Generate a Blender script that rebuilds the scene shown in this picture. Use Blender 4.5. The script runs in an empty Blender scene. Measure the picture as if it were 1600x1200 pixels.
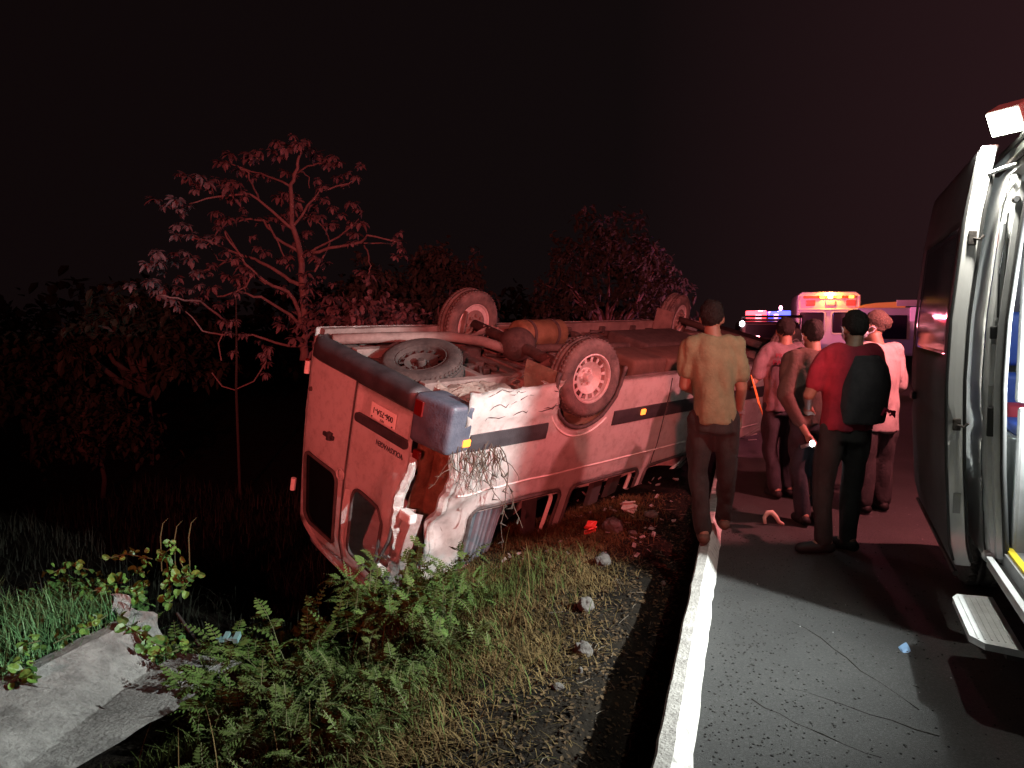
import bpy, bmesh, math, random
from mathutils import Vector, Matrix, Euler, noise
R = math.radians
random.seed(11)
S = bpy.context.scene
COL = S.collection
CAM_H = 1.6

# ------------------------------------------------------------------ camera
cam = bpy.data.cameras.new('camera'); cam.lens = 27.0; cam.sensor_width = 36.0
cam.clip_start = 0.05; cam.clip_end = 2000
camo = bpy.data.objects.new('camera', cam); COL.objects.link(camo)
camo.location = (0, 0, CAM_H); camo.rotation_euler = (R(90 - 4.62), 0, 0)
S.camera = camo

# ------------------------------------------------------------------ world: night sky
W = bpy.data.worlds.new('World'); S.world = W; W.use_nodes = True
nt = W.node_tree; nt.nodes.clear()
wo = nt.nodes.new('ShaderNodeOutputWorld'); bg = nt.nodes.new('ShaderNodeBackground')
tc = nt.nodes.new('ShaderNodeTexCoord'); sx = nt.nodes.new('ShaderNodeSeparateXYZ')
mr = nt.nodes.new('ShaderNodeMapRange'); rp = nt.nodes.new('ShaderNodeValToRGB')
nt.links.new(tc.outputs['Generated'], sx.inputs[0]); nt.links.new(sx.outputs['X'], mr.inputs['Value'])
mr.inputs['From Min'].default_value = -0.6; mr.inputs['From Max'].default_value = 0.75
nt.links.new(mr.outputs[0], rp.inputs[0]); nt.links.new(rp.outputs[0], bg.inputs[0]); nt.links.new(bg.outputs[0], wo.inputs[0])
rp.color_ramp.elements[0].color = (0.0042, 0.0022, 0.0024, 1)
rp.color_ramp.elements[1].color = (0.027, 0.0105, 0.0125, 1)
e = rp.color_ramp.elements.new(0.55); e.color = (0.0052, 0.0031, 0.0033, 1)
bg.inputs[1].default_value = 1.0

S.render.engine = 'CYCLES'
S.cycles.use_denoising = True
S.cycles.max_bounces = 6; S.cycles.diffuse_bounces = 3; S.cycles.glossy_bounces = 3
S.cycles.transmission_bounces = 4; S.cycles.transparent_max_bounces = 6
S.cycles.sample_clamp_indirect = 3.0
S.view_settings.view_transform = 'Standard'; S.view_settings.look = 'None'
S.view_settings.exposure = 0.0; S.view_settings.gamma = 1.0

# ------------------------------------------------------------------ lamps
def lamp(name, kind, loc, energy, color, size=0.1, target=None, spot=None, blend=0.4):
    L = bpy.data.lights.new(name, kind); L.energy = energy; L.color = color
    if kind in ('POINT', 'SPOT'): L.shadow_soft_size = size
    if kind == 'AREA': L.size = size
    if kind == 'SPOT' and spot: L.spot_size = R(spot); L.spot_blend = blend
    o = bpy.data.objects.new(name, L); COL.objects.link(o); o.location = loc
    if target is not None:
        o.rotation_euler = (Vector(target) - Vector(loc)).to_track_quat('-Z', 'Y').to_euler()
    return o
FLOOD = (2.20, 3.60, 2.47)
lamp('flood_lamp', 'SPOT', FLOOD, 105, (1.0, 0.97, 0.86), 0.03, (0.3, 5.0, 0.0), 150, 0.25)
lamp('cabin_work_lamp', 'SPOT', (2.752, 2.962, 1.72), 1950, (0.94, 1.0, 0.97), 0.03, (-2.25, 5.25, .62), 112, 1.0)
lamp('ceiling_lamp', 'POINT', (2.95, 2.85, 2.33), 50, (0.90, 1.0, 0.98), 0.06)
lamp('red_beacon_lamp', 'SPOT', (-1.2, -7.5, 2.9), 10500, (1.0, 0.135, 0.115), 0.12, (-1.4, 2.5, 5.9), 70, 0.5)   # a beacon's lens keeps its beam above the road

# ------------------------------------------------------------------ helpers
def rgb(c): return (c[0], c[1], c[2], 1.0)
MATS = {}
def mat(name, c, rough=0.6, c2=None, scale=8.0, bump=0.0, bscale=60.0, metal=0.0, emit=None, estr=0.0, lo=0.35, hi=0.65, spec=0.5, detail=6, coat=0.0):
    m = bpy.data.materials.new(name); m.use_nodes = True
    n = m.node_tree; b = n.nodes['Principled BSDF']
    b.inputs['Roughness'].default_value = rough; b.inputs['Metallic'].default_value = metal
    b.inputs['Specular IOR Level'].default_value = spec
    b.inputs['Coat Weight'].default_value = coat
    b.inputs['Base Color'].default_value = rgb(c)
    tcn = n.nodes.new('ShaderNodeTexCoord')
    if c2 is not None:
        t = n.nodes.new('ShaderNodeTexNoise'); t.inputs['Scale'].default_value = scale; t.inputs['Detail'].default_value = detail
        t.inputs['Roughness'].default_value = 0.65
        n.links.new(tcn.outputs['Object'], t.inputs['Vector'])
        r = n.nodes.new('ShaderNodeValToRGB'); r.color_ramp.elements[0].position = lo; r.color_ramp.elements[1].position = hi
        r.color_ramp.elements[0].color = rgb(c); r.color_ramp.elements[1].color = rgb(c2)
        n.links.new(t.outputs['Fac'], r.inputs[0]); n.links.new(r.outputs[0], b.inputs['Base Color'])
    if bump > 0:
        t2 = n.nodes.new('ShaderNodeTexNoise'); t2.inputs['Scale'].default_value = bscale; t2.inputs['Detail'].default_value = 5
        n.links.new(tcn.outputs['Object'], t2.inputs['Vector'])
        bn = n.nodes.new('ShaderNodeBump'); bn.inputs['Strength'].default_value = bump; bn.inputs['Distance'].default_value = 0.02
        n.links.new(t2.outputs['Fac'], bn.inputs['Height']); n.links.new(bn.outputs[0], b.inputs['Normal'])
    if emit is not None:
        b.inputs['Emission Color'].default_value = rgb(emit); b.inputs['Emission Strength'].default_value = estr
    MATS[name] = m
    return m

def mesh_obj(name, me, m=None, parent=None, smooth=False):
    o = bpy.data.objects.new(name, me); COL.objects.link(o)
    if m is not None and len(me.materials) == 0: me.materials.append(m)
    if smooth:
        for p in me.polygons: p.use_smooth = True
    if parent is not None: o.parent = parent
    return o
def obj(name, bm, m=None, parent=None, smooth=False):
    me = bpy.data.meshes.new(name); bm.normal_update(); bm.to_mesh(me); bm.free()
    return mesh_obj(name, me, m, parent, smooth)
def pyobj(name, vs, fs, m=None, parent=None, smooth=False):
    me = bpy.data.meshes.new(name); me.from_pydata(vs, [], fs); me.update()
    return mesh_obj(name, me, m, parent, smooth)
def empty(name, label, cat, loc=(0, 0, 0), rz=0.0, group=None):
    o = bpy.data.objects.new(name, None); COL.objects.link(o); o.empty_display_size = 0.2
    o.location = loc; o.rotation_euler = (0, 0, rz)
    return tag(o, label, cat, group)
def tag(o, label=None, cat=None, group=None, kind=None):
    if label: o['label'] = label
    if cat: o['category'] = cat
    if group: o['group'] = group
    if kind: o['kind'] = kind
    return o

def box(bm, x0, x1, y0, y1, z0, z1, bev=0.0, rot=None, seg=2):
    c = Vector(((x0 + x1) / 2, (y0 + y1) / 2, (z0 + z1) / 2))
    r = bmesh.ops.create_cube(bm, size=1.0)
    vs = r['verts']
    bmesh.ops.scale(bm, vec=(abs(x1 - x0), abs(y1 - y0), abs(z1 - z0)), verts=vs)
    if bev > 0:
        es = list({e for v in vs for e in v.link_edges})
        q = bmesh.ops.bevel(bm, geom=es, offset=bev, segments=seg, affect='EDGES', profile=0.6)
        vs = list({v for f in q['faces'] for v in f.verts} | {v for v in vs if v.is_valid})
    if rot is not None: bmesh.ops.rotate(bm, cent=(0, 0, 0), matrix=rot, verts=vs)
    bmesh.ops.translate(bm, vec=c, verts=vs)
    return vs
def rings(bm, rs, cap=True, closed=True):
    """rs: list of rings (lists of co); loft them"""
    vv = [[bm.verts.new(p) for p in r] for r in rs]
    n = len(vv[0])
    for a, b in zip(vv, vv[1:]):
        for i in range(n if closed else n - 1):
            j = (i + 1) % n
            bm.faces.new((a[i], a[j], b[j], b[i]))
    if cap and closed:
        bm.faces.new(list(reversed(vv[0]))); bm.faces.new(vv[-1])
    return vv
def tube(bm, pts, rad, n=8, cap=True, ry=None):
    pts = [Vector(p) for p in pts]
    if not isinstance(rad, (list, tuple)): rad = [rad] * len(pts)
    if ry is None: ry = rad
    elif not isinstance(ry, (list, tuple)): ry = [ry] * len(pts)
    rs = []; up = None
    for i, p in enumerate(pts):
        t = (pts[min(i + 1, len(pts) - 1)] - pts[max(i - 1, 0)])
        if t.length < 1e-9: t = Vector((0, 0, 1))
        t.normalize()
        if up is None:
            ref = Vector((1, 0, 0)) if abs(t.x) < 0.8 else Vector((0, 1, 0))
            up = (ref - t * ref.dot(t)).normalized()
        else:
            up = (up - t * up.dot(t))
            up = up.normalized() if up.length > 1e-6 else t.orthogonal().normalized()
        s = t.cross(up)
        rs.append([p + up * (math.cos(2 * math.pi * k / n) * rad[i]) + s * (math.sin(2 * math.pi * k / n) * ry[i]) for k in range(n)])
    return rings(bm, rs, cap)
def lathe(bm, prof, n=32, axis='Y', cent=(0, 0, 0), closed_prof=False):
    """prof: list of (radius, offset along the axis)"""
    c = Vector(cent); rs = []
    for r, a in prof:
        ring = []
        for k in range(n):
            t = 2 * math.pi * k / n
            if axis == 'Y': p = Vector((math.cos(t) * r, a, math.sin(t) * r))
            elif axis == 'Z': p = Vector((math.cos(t) * r, math.sin(t) * r, a))
            else: p = Vector((a, math.cos(t) * r, math.sin(t) * r))
            ring.append(c + p)
        rs.append(ring)
    if closed_prof: rs.append(rs[0])
    vv = [[bm.verts.new(p) for p in r] for r in (rs[:-1] if closed_prof else rs)]
    if closed_prof: vv.append(vv[0])
    for a, b in zip(vv, vv[1:]):
        for i in range(n):
            j = (i + 1) % n
            bm.faces.new((a[i], a[j], b[j], b[i]))
def ball(bm, c, rx, ry, rz, rot=None, sub=2):
    r = bmesh.ops.create_icosphere(bm, subdivisions=sub, radius=1.0)
    vs = r['verts']
    bmesh.ops.scale(bm, vec=(rx, ry, rz), verts=vs)
    if rot is not None: bmesh.ops.rotate(bm, cent=(0, 0, 0), matrix=rot, verts=vs)
    bmesh.ops.translate(bm, vec=c, verts=vs)
    return vs
def prism(bm, poly, axis, a0, a1):
    """polygon of 2-D points extruded along an axis; axis 'X': (y,z); 'Y': (x,z); 'Z': (x,y)"""
    def P(p, a):
        return {'X': (a, p[0], p[1]), 'Y': (p[0], a, p[1]), 'Z': (p[0], p[1], a)}[axis]
    v0 = [bm.verts.new(P(p, a0)) for p in poly]; v1 = [bm.verts.new(P(p, a1)) for p in poly]
    n = len(poly)
    bm.faces.new(v0); bm.faces.new(list(reversed(v1)))
    for i in range(n):
        j = (i + 1) % n
        bm.faces.new((v0[j], v0[i], v1[i], v1[j]))
    bmesh.ops.recalc_face_normals(bm, faces=list(bm.faces))
def frange(a, b, s):
    n = max(1, int(round((b - a) / s))); return [a + (b - a) * i / n for i in range(n + 1)]
def lerp(a, b, t): return a + (b - a) * t
def pl(pts, x):
    if x <= pts[0][0]: return pts[0][1]
    for (a, va), (b, vb) in zip(pts, pts[1:]):
        if x <= b: return lerp(va, vb, (x - a) / (b - a))
    return pts[-1][1]
def sm(a, b, x):
    t = max(0.0, min(1.0, (x - a) / (b - a))); return t * t * (3 - 2 * t)
def nz(x, y, z=0.0, s=1.0): return noise.noise(Vector((x * s, y * s, z * s)))
def baked(o, mods):
    """apply modifiers through the depsgraph, in place"""
    for t, kw in mods:
        md = o.modifiers.new(t.lower(), t)
        for k, v in kw.items(): setattr(md, k, v)
    bpy.context.view_layer.update()
    dg = bpy.context.evaluated_depsgraph_get()
    me = bpy.data.meshes.new_from_object(o.evaluated_get(dg))
    old = o.data; o.modifiers.clear(); o.data = me
    for m in old.materials:
        if m and m.name not in [k.name for k in me.materials if k]: me.materials.append(m)
    bpy.data.meshes.remove(old)
    return o
def copy_tree(o, parent=None):
    c = o.copy(); COL.objects.link(c); c.parent = parent
    for ch in list(o.children): copy_tree(ch, c)
    return c
def text_obj(name, s, size, m, parent, M4, extrude=0.002, offset=0.0):
    cu = bpy.data.curves.new(name, 'FONT'); cu.body = s; cu.size = size; cu.extrude = extrude
    cu.align_x = 'CENTER'; cu.align_y = 'CENTER'; cu.offset = offset
    t = bpy.data.objects.new(name, cu); COL.objects.link(t)
    bpy.context.view_layer.update()
    me = bpy.data.meshes.new_from_object(t.evaluated_get(bpy.context.evaluated_depsgraph_get()))
    bpy.data.objects.remove(t); bpy.data.curves.remove(cu)
    me.materials.clear()
    me.transform(M4)
    return mesh_obj(name, me, m, parent)

# road frame: u across (left negative), v along
SY, CY = math.sin(R(17)), math.cos(R(17))
def uv(u, v, z=0.0): return Vector((v * SY + u * CY, v * CY - u * SY, z))
def to_uv(x, y): return (x * CY - y * SY, x * SY + y * CY)

# ------------------------------------------------------------------ materials
asphalt = mat('asphalt', (0.028, 0.029, 0.029), 0.7, (0.070, 0.071, 0.070), 120, 0.9, 260, lo=0.3, hi=0.75)
def asphalt_extra():
    n = asphalt.node_tree; b = n.nodes['Principled BSDF']
    src = b.inputs['Base Color'].links[0].from_socket
    tcn = n.nodes.new('ShaderNodeTexCoord')
    v = n.nodes.new('ShaderNodeTexVoronoi'); v.inputs['Scale'].default_value = 75
    n.links.new(tcn.outputs['Object'], v.inputs['Vector'])
    r = n.nodes.new('ShaderNodeValToRGB')
    r.color_ramp.elements[0].position = 0.0; r.color_ramp.elements[0].color = (1.0, 1.0, 1.0, 1)
    r.color_ramp.elements[1].position = 0.55; r.color_ramp.elements[1].color = (0.35, 0.35, 0.35, 1)
    n.links.new(v.outputs['Distance'], r.inputs[0])
    t = n.nodes.new('ShaderNodeTexNoise'); t.inputs['Scale'].default_value = 2.2; t.inputs['Detail'].default_value = 7
    n.links.new(tcn.outputs['Object'], t.inputs['Vector'])
    r2 = n.nodes.new('ShaderNodeValToRGB'); r2.color_ramp.elements[0].position = 0.3; r2.color_ramp.elements[1].position = 0.7
    r2.color_ramp.elements[0].color = (0.75, 0.75, 0.75, 1); r2.color_ramp.elements[1].color = (1.35, 1.33, 1.3, 1)
    n.links.new(t.outputs['Fac'], r2.inputs[0])
    m1 = n.nodes.new('ShaderNodeMix'); m1.data_type = 'RGBA'; m1.blend_type = 'MULTIPLY'; m1.inputs[0].default_value = 0.8
    m2 = n.nodes.new('ShaderNodeMix'); m2.data_type = 'RGBA'; m2.blend_type = 'MULTIPLY'; m2.inputs[0].default_value = 1.0
    n.links.new(src, m1.inputs[6]); n.links.new(r.outputs[0], m1.inputs[7])
    n.links.new(m1.outputs[2], m2.inputs[6]); n.links.new(r2.outputs[0], m2.inputs[7])
    n.links.new(m2.outputs[2], b.inputs['Base Color'])
asphalt_extra()
kerb_conc = mat('kerb_concrete', (0.16, 0.15, 0.14), 0.95, (0.31, 0.30, 0.28), 14, 0.5, 70, lo=0.3)
kerb_white = mat('kerb_paint', (0.22, 0.213, 0.20), 0.9, (0.44, 0.432, 0.41), 22, 0.4, 80, lo=0.35, hi=0.5)
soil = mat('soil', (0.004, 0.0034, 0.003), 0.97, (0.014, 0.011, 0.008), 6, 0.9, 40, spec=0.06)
conc = mat('channel_concrete', (0.24, 0.237, 0.225), 0.9, (0.50, 0.495, 0.475), 5, 0.6, 45, lo=0.3, hi=0.62)
dirt_on_later = [(conc, .85, (0.03, 0.024, 0.018), 1.3), (conc, .6, (0.02, 0.018, 0.015), 7.0)]
grass_green = mat('grass_green', (0.06, 0.17, 0.06), 0.55, (0.15, 0.30, 0.13), 3, spec=0.3)
grass_dry = mat('grass_dry', (0.05, 0.036, 0.015), 0.8, (0.13, 0.092, 0.04), 4, spec=0.06)
grass_olive = mat('grass_olive', (0.02, 0.034, 0.008), 0.8, (0.064, 0.086, 0.025), 4, spec=0.08)
fern_leaf = mat('fern_leaf', (0.022, 0.046, 0.009), 0.8, (0.078, 0.122, 0.032), 5, spec=0.08)
vine_leaf = mat('vine_leaf', (0.05, 0.14, 0.028), 0.45, (0.12, 0.25, 0.065), 2.5, spec=0.4)
def leaf_variety(m):
    n = m.node_tree; b = n.nodes['Principled BSDF']; src = b.inputs['Base Color'].links[0].from_socket
    oi = n.nodes.new('ShaderNodeObjectInfo'); r = n.nodes.new('ShaderNodeValToRGB')
    r.color_ramp.elements[0].color = (.35, .45, .4, 1); r.color_ramp.elements[1].color = (1.25, 1.05, .8, 1)
    n.links.new(oi.outputs['Random'], r.inputs[0])
    mx = n.nodes.new('ShaderNodeMix'); mx.data_type = 'RGBA'; mx.blend_type = 'MULTIPLY'; mx.inputs[0].default_value = 1.0
    n.links.new(src, mx.inputs[6]); n.links.new(r.outputs[0], mx.inputs[7]); n.links.new(mx.outputs[2], b.inputs['Base Color'])
leaf_variety(vine_leaf)
bark_dark = mat('dark_bark', (0.03, 0.026, 0.023), 0.95)
spare_m = mat('muddy_wheel', (0.018, 0.014, 0.013), 0.95, (0.05, 0.04, 0.036), 9, 0.3, 40)
tree_leaf = mat('tree_leaf', (0.06, 0.05, 0.058), 0.65, (0.18, 0.145, 0.16), 4, spec=0.3)
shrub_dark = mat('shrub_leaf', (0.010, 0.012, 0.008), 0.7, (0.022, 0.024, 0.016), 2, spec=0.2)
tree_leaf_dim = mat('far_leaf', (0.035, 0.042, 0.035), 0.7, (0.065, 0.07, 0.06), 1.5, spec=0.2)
bark = mat('bark', (0.12, 0.09, 0.09), 0.9, (0.2, 0.155, 0.155), 8, 0.4, 30)
stemm = mat('plant_stem', (0.07, 0.08, 0.03), 0.8)
rootm = mat('dry_root', (0.035, 0.025, 0.018), 0.8, (0.10, 0.08, 0.055), 20)
stone = mat('stone', (0.04, 0.036, 0.032), 0.95, (0.085, 0.078, 0.07), 12, 0.5, 50)
vanpaint = mat('van_paint', (0.70, 0.68, 0.65), 0.38, (0.76, 0.75, 0.73), 2.5, 0.015, 4, lo=0.3, hi=0.6, coat=0.25)
def dirt_on(m, amount, col, sc=3.0):
    n = m.node_tree; b = n.nodes['Principled BSDF']; src = b.inputs['Base Color'].links[0].from_socket
    tcn = n.nodes.new('ShaderNodeTexCoord'); t = n.nodes.new('ShaderNodeTexNoise')
    t.inputs['Scale'].default_value = sc; t.inputs['Detail'].default_value = 9; t.inputs['Roughness'].default_value = 0.72
    n.links.new(tcn.outputs['Object'], t.inputs['Vector'])
    r = n.nodes.new('ShaderNodeValToRGB'); r.color_ramp.elements[0].position = 0.5; r.color_ramp.elements[1].position = 0.78
    r.color_ramp.elements[0].color = (0, 0, 0, 1); r.color_ramp.elements[1].color = (amount, amount, amount, 1)
    n.links.new(t.outputs['Fac'], r.inputs[0])
    mx = n.nodes.new('ShaderNodeMix'); mx.data_type = 'RGBA'; mx.inputs[7].default_value = rgb(col)
    n.links.new(r.outputs[0], mx.inputs[0]); n.links.new(src, mx.inputs[6]); n.links.new(mx.outputs[2], b.inputs['Base Color'])
for a_ in dirt_on_later: dirt_on(*a_)
dirt_on(vanpaint, 0.5, (0.22, 0.155, 0.105))
dirt_on(vanpaint, 0.45, (0.10, 0.075, 0.055), 11.0)
primer = mat('van_underseal', (0.05, 0.04, 0.036), 0.9, (0.13, 0.105, 0.095), 7, 0.5, 40)
chass = mat('chassis_paint', (0.10, 0.08, 0.072), 0.8, (0.20, 0.165, 0.15), 5, 0.2, 40)
chdark = mat('chassis_dark', (0.028, 0.022, 0.02), 0.85, (0.07, 0.056, 0.05), 9, 0.3, 40)
rust = mat('rusty_metal', (0.16, 0.06, 0.03), 0.85, (0.30, 0.14, 0.08), 12, 0.4, 50)
rubber = mat('rubber', (0.035, 0.033, 0.033), 0.75, (0.085, 0.075, 0.07), 9, 0.3, 60)
tyre_m = mat('tyre_rubber', (0.05, 0.046, 0.044), 0.8, (0.15, 0.13, 0.12), 7, 0.3, 50)
rim_m = mat('rim_steel', (0.40, 0.39, 0.38), 0.5, (0.56, 0.55, 0.54), 14, 0.1, 60, metal=0.2)
blackp = mat('black_plastic', (0.022, 0.022, 0.025), 0.55, (0.045, 0.045, 0.05), 6, 0.15, 80)
bluep = mat('bumper_plastic', (0.045, 0.06, 0.085), 0.5, (0.085, 0.105, 0.135), 7, 0.2, 60)
glassd = mat('dark_glass', (0.008, 0.009, 0.01), 0.08, spec=0.6)
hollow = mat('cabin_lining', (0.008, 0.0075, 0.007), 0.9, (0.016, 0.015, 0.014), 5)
cloth_curtain = mat('curtain_fabric', (0.09, 0.095, 0.115), 0.9, (0.14, 0.145, 0.165), 10)
seatm = mat('seat_fabric', (0.03, 0.028, 0.028), 0.9, (0.05, 0.047, 0.047), 8)
torn = mat('torn_metal', (0.58, 0.56, 0.53), 0.45, (0.76, 0.75, 0.73), 18, 0.3, 50, metal=0.1)
redlens = mat('red_lens', (0.10, 0.006, 0.006), 0.3)
amber_on = mat('amber_marker', (0.8, 0.2, 0.02), 0.3, emit=(1.0, 0.26, 0.04), estr=2.4)
amber_m = mat('amber_lens', (0.75, 0.22, 0.04), 0.3)
platem = mat('plate_metal', (0.66, 0.64, 0.6), 0.5)
inkm = mat('black_print', (0.02, 0.02, 0.02), 0.6)
chrome = mat('badge_print', (0.05, 0.05, 0.055), 0.5)
dark_soil = mat('wet_soil', (0.012, 0.010, 0.009), 0.9, (0.03, 0.024, 0.02), 5, 0.6, 40)

# ------------------------------------------------------------------ road, verge, ditch, kerb
P_NEAR = [(-160, -1.3), (-9, -1.3), (-6.4, -1.1), (-5, -.36), (-4.15, -.33), (-3.85, -.40), (-3.72, -.80), (-3.1, -.80), (-2.6, -.66), (-1.9, -.42), (-1.2, -.17), (-.66, -.14), (-.5, -.26), (-.24, -.34)]
P_MID = [(-160, -1.3), (-8, -1.35), (-4.6, -1.4), (-3.2, -1.30), (-2.75, -.85), (-2.2, -.44), (-1.7, -.31), (-1.1, -.13), (-.62, -.13), (-.48, -.24), (-.24, -.32)]
P_FAR = [(-160, -1.3), (-8, -1.3), (-5.5, -1.25), (-4, -1.1), (-2.6, -.6), (-1.6, -.30), (-1.0, -.10), (-.6, -.06), (-.45, -.12), (-.24, -.2)]
def terr(u, v):
    a = pl(P_NEAR, u); b = pl(P_MID, u); c = pl(P_FAR, u)
    t = sm(3.9, 4.6, v); z = lerp(a, b, t); z = lerp(z, c, sm(6.6, 8.2, v))
    # earth pushed up along the near side of the van
    x, y = v * SY + u * CY, v * CY - u * SY; ax_, ay_ = -.40, 6.15; ex, ey = 1.72, 1.66; L2 = ex * ex + ey * ey
    s_ = max(0, min(1.15, ((x - ax_) * ex + (y - ay_) * ey) / L2)); dd = math.hypot(x - ax_ - s_ * ex, y - ay_ - s_ * ey)
    hgt = pl([(0, -.48), (.5, -.52), (.8, -.40), (1.0, -.16), (1.15, -.06)], s_) + .03 * nz(x, y, 2, 3)
    z = lerp(max(z, hgt), z, sm(.12, .75, dd))
    k = min(1.0, max(0.0, (-u - .25) / .3))
    return z + k * (.035 * nz(u, v, 3, 1.7) + .018 * nz(u, v, 9, 6.0) + .05 * nz(u, v, 5, .45) * (1 if u < -4 else .4))
def terr_xy(x, y):
    u, v = to_uv(x, y); return terr(u, v) if u < -.16 else 0.0
us = [-160, -60, -40, -28, -20, -15, -12, -10, -8.6, -7.6, -6.8, -6.2]
us += [-6.0 + .12 * i for i in range(int(5.78 / .12) + 1)] + [-.24]
us = sorted(set(round(x, 3) for x in us))
vsl = [-40, -15, -6, -3, -1.5, -.6] + [0 + .12 * i for i in range(92)] + [11.3, 12, 13, 14.5, 16, 18, 21, 25, 30, 40, 60, 100, 250]
vv = [uv(u, v, terr(u, v)) for v in vsl for u in us]; nu = len(us)
ff = [(j * nu + i, j * nu + i + 1, (j + 1) * nu + i + 1, (j + 1) * nu + i) for j in range(len(vsl) - 1) for i in range(nu - 1)]
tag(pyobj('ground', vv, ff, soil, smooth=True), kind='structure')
ru = [-.17, .3, 1, 3, 8, 30, 160]; rv = [-40, -5, 0, 4, 10, 30, 80, 250]
vv = [uv(u, v, 0.0) for v in rv for u in ru]; nu = len(ru)
ff = [(j * nu + i, j * nu + i + 1, (j + 1) * nu + i + 1, (j + 1) * nu + i) for j in range(len(rv) - 1) for i in range(nu - 1)]
tag(pyobj('road', vv, ff, asphalt), kind='structure')
# kerb: chipped concrete edging with a worn painted face
bm = bmesh.new(); rr = []
n_k = 420
for i in range(n_k):
    v = -3 + 75 * (i / (n_k - 1)) ** 1.9
    w = .008 * nz(v, 0, 1, 3.0) + .006 * nz(v, 4, 1, 9.0); w2 = .010 * nz(v, 7, 2, 4.0) + .006 * nz(v, 3, 2, 15)
    zz = .006 * nz(v, 1, 8, 5.0)
    rr.append([uv(-.275 + w, v, -.25), uv(-.278 + w, v, .088 + zz), uv(-.268 + w, v, .1 + zz), uv(-.214 + w2 * .6, v, .103 + zz), uv(-.203 + w2 * .6, v, .094 + zz), uv(-.152 + w2, v, .002), uv(-.145 + w2, v, -.06)])
vvk = rings(bm, rr, cap=False, closed=False)
for f in bm.faces:
    f.material_index = 1 if f.calc_center_median().to_tuple()[2] < .0 or False else 0
bm.faces.ensure_lookup_table()
for k, f in enumerate(bm.faces):
    f.material_index = 1 if (k % 6) in (3, 4) else 0
k_ = obj('kerb', bm, kerb_conc, smooth=False); k_.data.materials.append(kerb_white)
tag(k_, kind='structure')

road_o = bpy.data.objects['road']
rng = random.Random(31)
for x0, y0, dx, dy, n in ((1.02, 3.15, .05, -.055, 9), (1.22, 3.25, .055, -.06, 8), (1.5, 4.0, .02, -.12, 9)):
    bm = bmesh.new(); p = Vector((x0, y0, -.001)); pts = []
    for k in range(n): pts.append(p.copy()); p = p + Vector((dx + rng.uniform(-.02, .02), dy + rng.uniform(-.025, .025), 0))
    tube(bm, pts, [.0015 + .0025 * rng.random() for _ in pts], 5); obj('crack', bm, soil, road_o)
# ------------------------------------------------------------------ lined drain with its broken end
drain = empty('concrete_drain', 'broken grey concrete ditch lining at the lower left, stained and chipped', 'drain', uv(-3.5, 3.6, -.6))
def local(o, p): return Vector(p) - o.location
bm = bmesh.new(); rr = []
for i in range(46):
    v = .6 + i * .0725
    top = -.335 + .02 * nz(v, 2, 0, 3)
    e1 = .02 * nz(v, 0, 5, 6)
    crz = lerp(-.50, -.60, sm(2.5, 4.4, v)); cru = lerp(-3.18, -3.60, sm(2.2, 4.3, v))
    rr.append([local(drain, q) for q in (uv(-3.95 + e1, v, top - .05), uv(-3.86 + e1, v, top), uv(-3.76 + e1 * .5, v, top + .005), uv(-3.70, v, top - .03),
               uv(lerp(-3.7, cru, .5), v, lerp(top, crz, .52)), uv(cru, v, crz), uv(cru + .05, v, crz - .012))])
rings(bm, rr, cap=False, closed=False)
bmesh.ops.solidify(bm, geom=list(bm.faces), thickness=.09)
for v in bm.verts:
    v.co += Vector((nz(*v.co, 8), nz(*(v.co * 1.3), 8), nz(*(v.co * .8), 7))) * .007
obj('lining_wall', bm, conc, drain, smooth=False)
bm = bmesh.new(); rr = []
for i in range(40):
    v = .6 + i * .090
    crz = lerp(-.50, -.60, sm(2.5, 4.4, v)); cru = lerp(-3.18, -3.60, sm(2.2, 4.3, v))
    edge = -2.98 - .12 * sm(3.0, 4.2, v) + .07 * nz(v, 5, 5, 3) - .5 * sm(3.2, 2.4, v) * 0
    if v < 3.15: edge = min(edge, lerp(-3.1, -3.0, v / 3))
    rr.append([local(drain, uv(lerp(cru, edge, t), v, crz - .012 * t + .006 * nz(v, t, 0, 7))) for t in (.03, .35, .7, 1)])
rings(bm, rr, cap=False, closed=False)
bmesh.ops.solidify(bm, geom=list(bm.faces), thickness=.07)
obj('lining_floor', bm, conc, drain)
def rough_slab(name, corners, th, m, parent, seed=0, amp=.02, cuts=5):
    """a chipped slab from 4 corner points"""
    a, b, c, d = [Vector(p) for p in corners]
    nrm = (b - a).cross(d - a).normalized()
    bm = bmesh.new(); g = []
    for j in range(cuts + 1):
        row = []
        for i in range(cuts + 1):
            s, t = i / cuts, j / cuts
            p = (a * (1 - s) + b * s) * (1 - t) + (d * (1 - s) + c * s) * t
            edge = (i in (0, cuts)) or (j in (0, cuts))
            k = amp * (2.2 if edge else .6)
            p = p + Vector((nz(p.x + seed, p.y, p.z, 9), nz(p.x, p.y + seed, p.z, 9), nz(p.x, p.y, p.z + seed, 9))) * k
            row.append(bm.verts.new(p))
        g.append(row)
    for j in range(cuts):
        for i in range(cuts):
            bm.faces.new((g[j][i], g[j][i + 1], g[j + 1][i + 1], g[j + 1][i]))
    bmesh.ops.solidify(bm, geom=list(bm.faces), thickness=th)
    return obj(name, bm, m, parent)
def w_at(px, py, d):
    """point on the sight line through photo pixel (px,py) at depth d metres (used to measure positions)"""
    return Vector(((px - 800) / 1200 * d, d, CAM_H - (py - 503) / 1200 * d))
rough_slab('broken_wall_end', [local(drain, w_at(158, 950, 4.95)), local(drain, w_at(228, 972, 5.0)), local(drain, w_at(246, 1018, 4.9)), local(drain, w_at(205, 1040, 4.72))], .12, conc, drain, 3, .018, 8)
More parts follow.
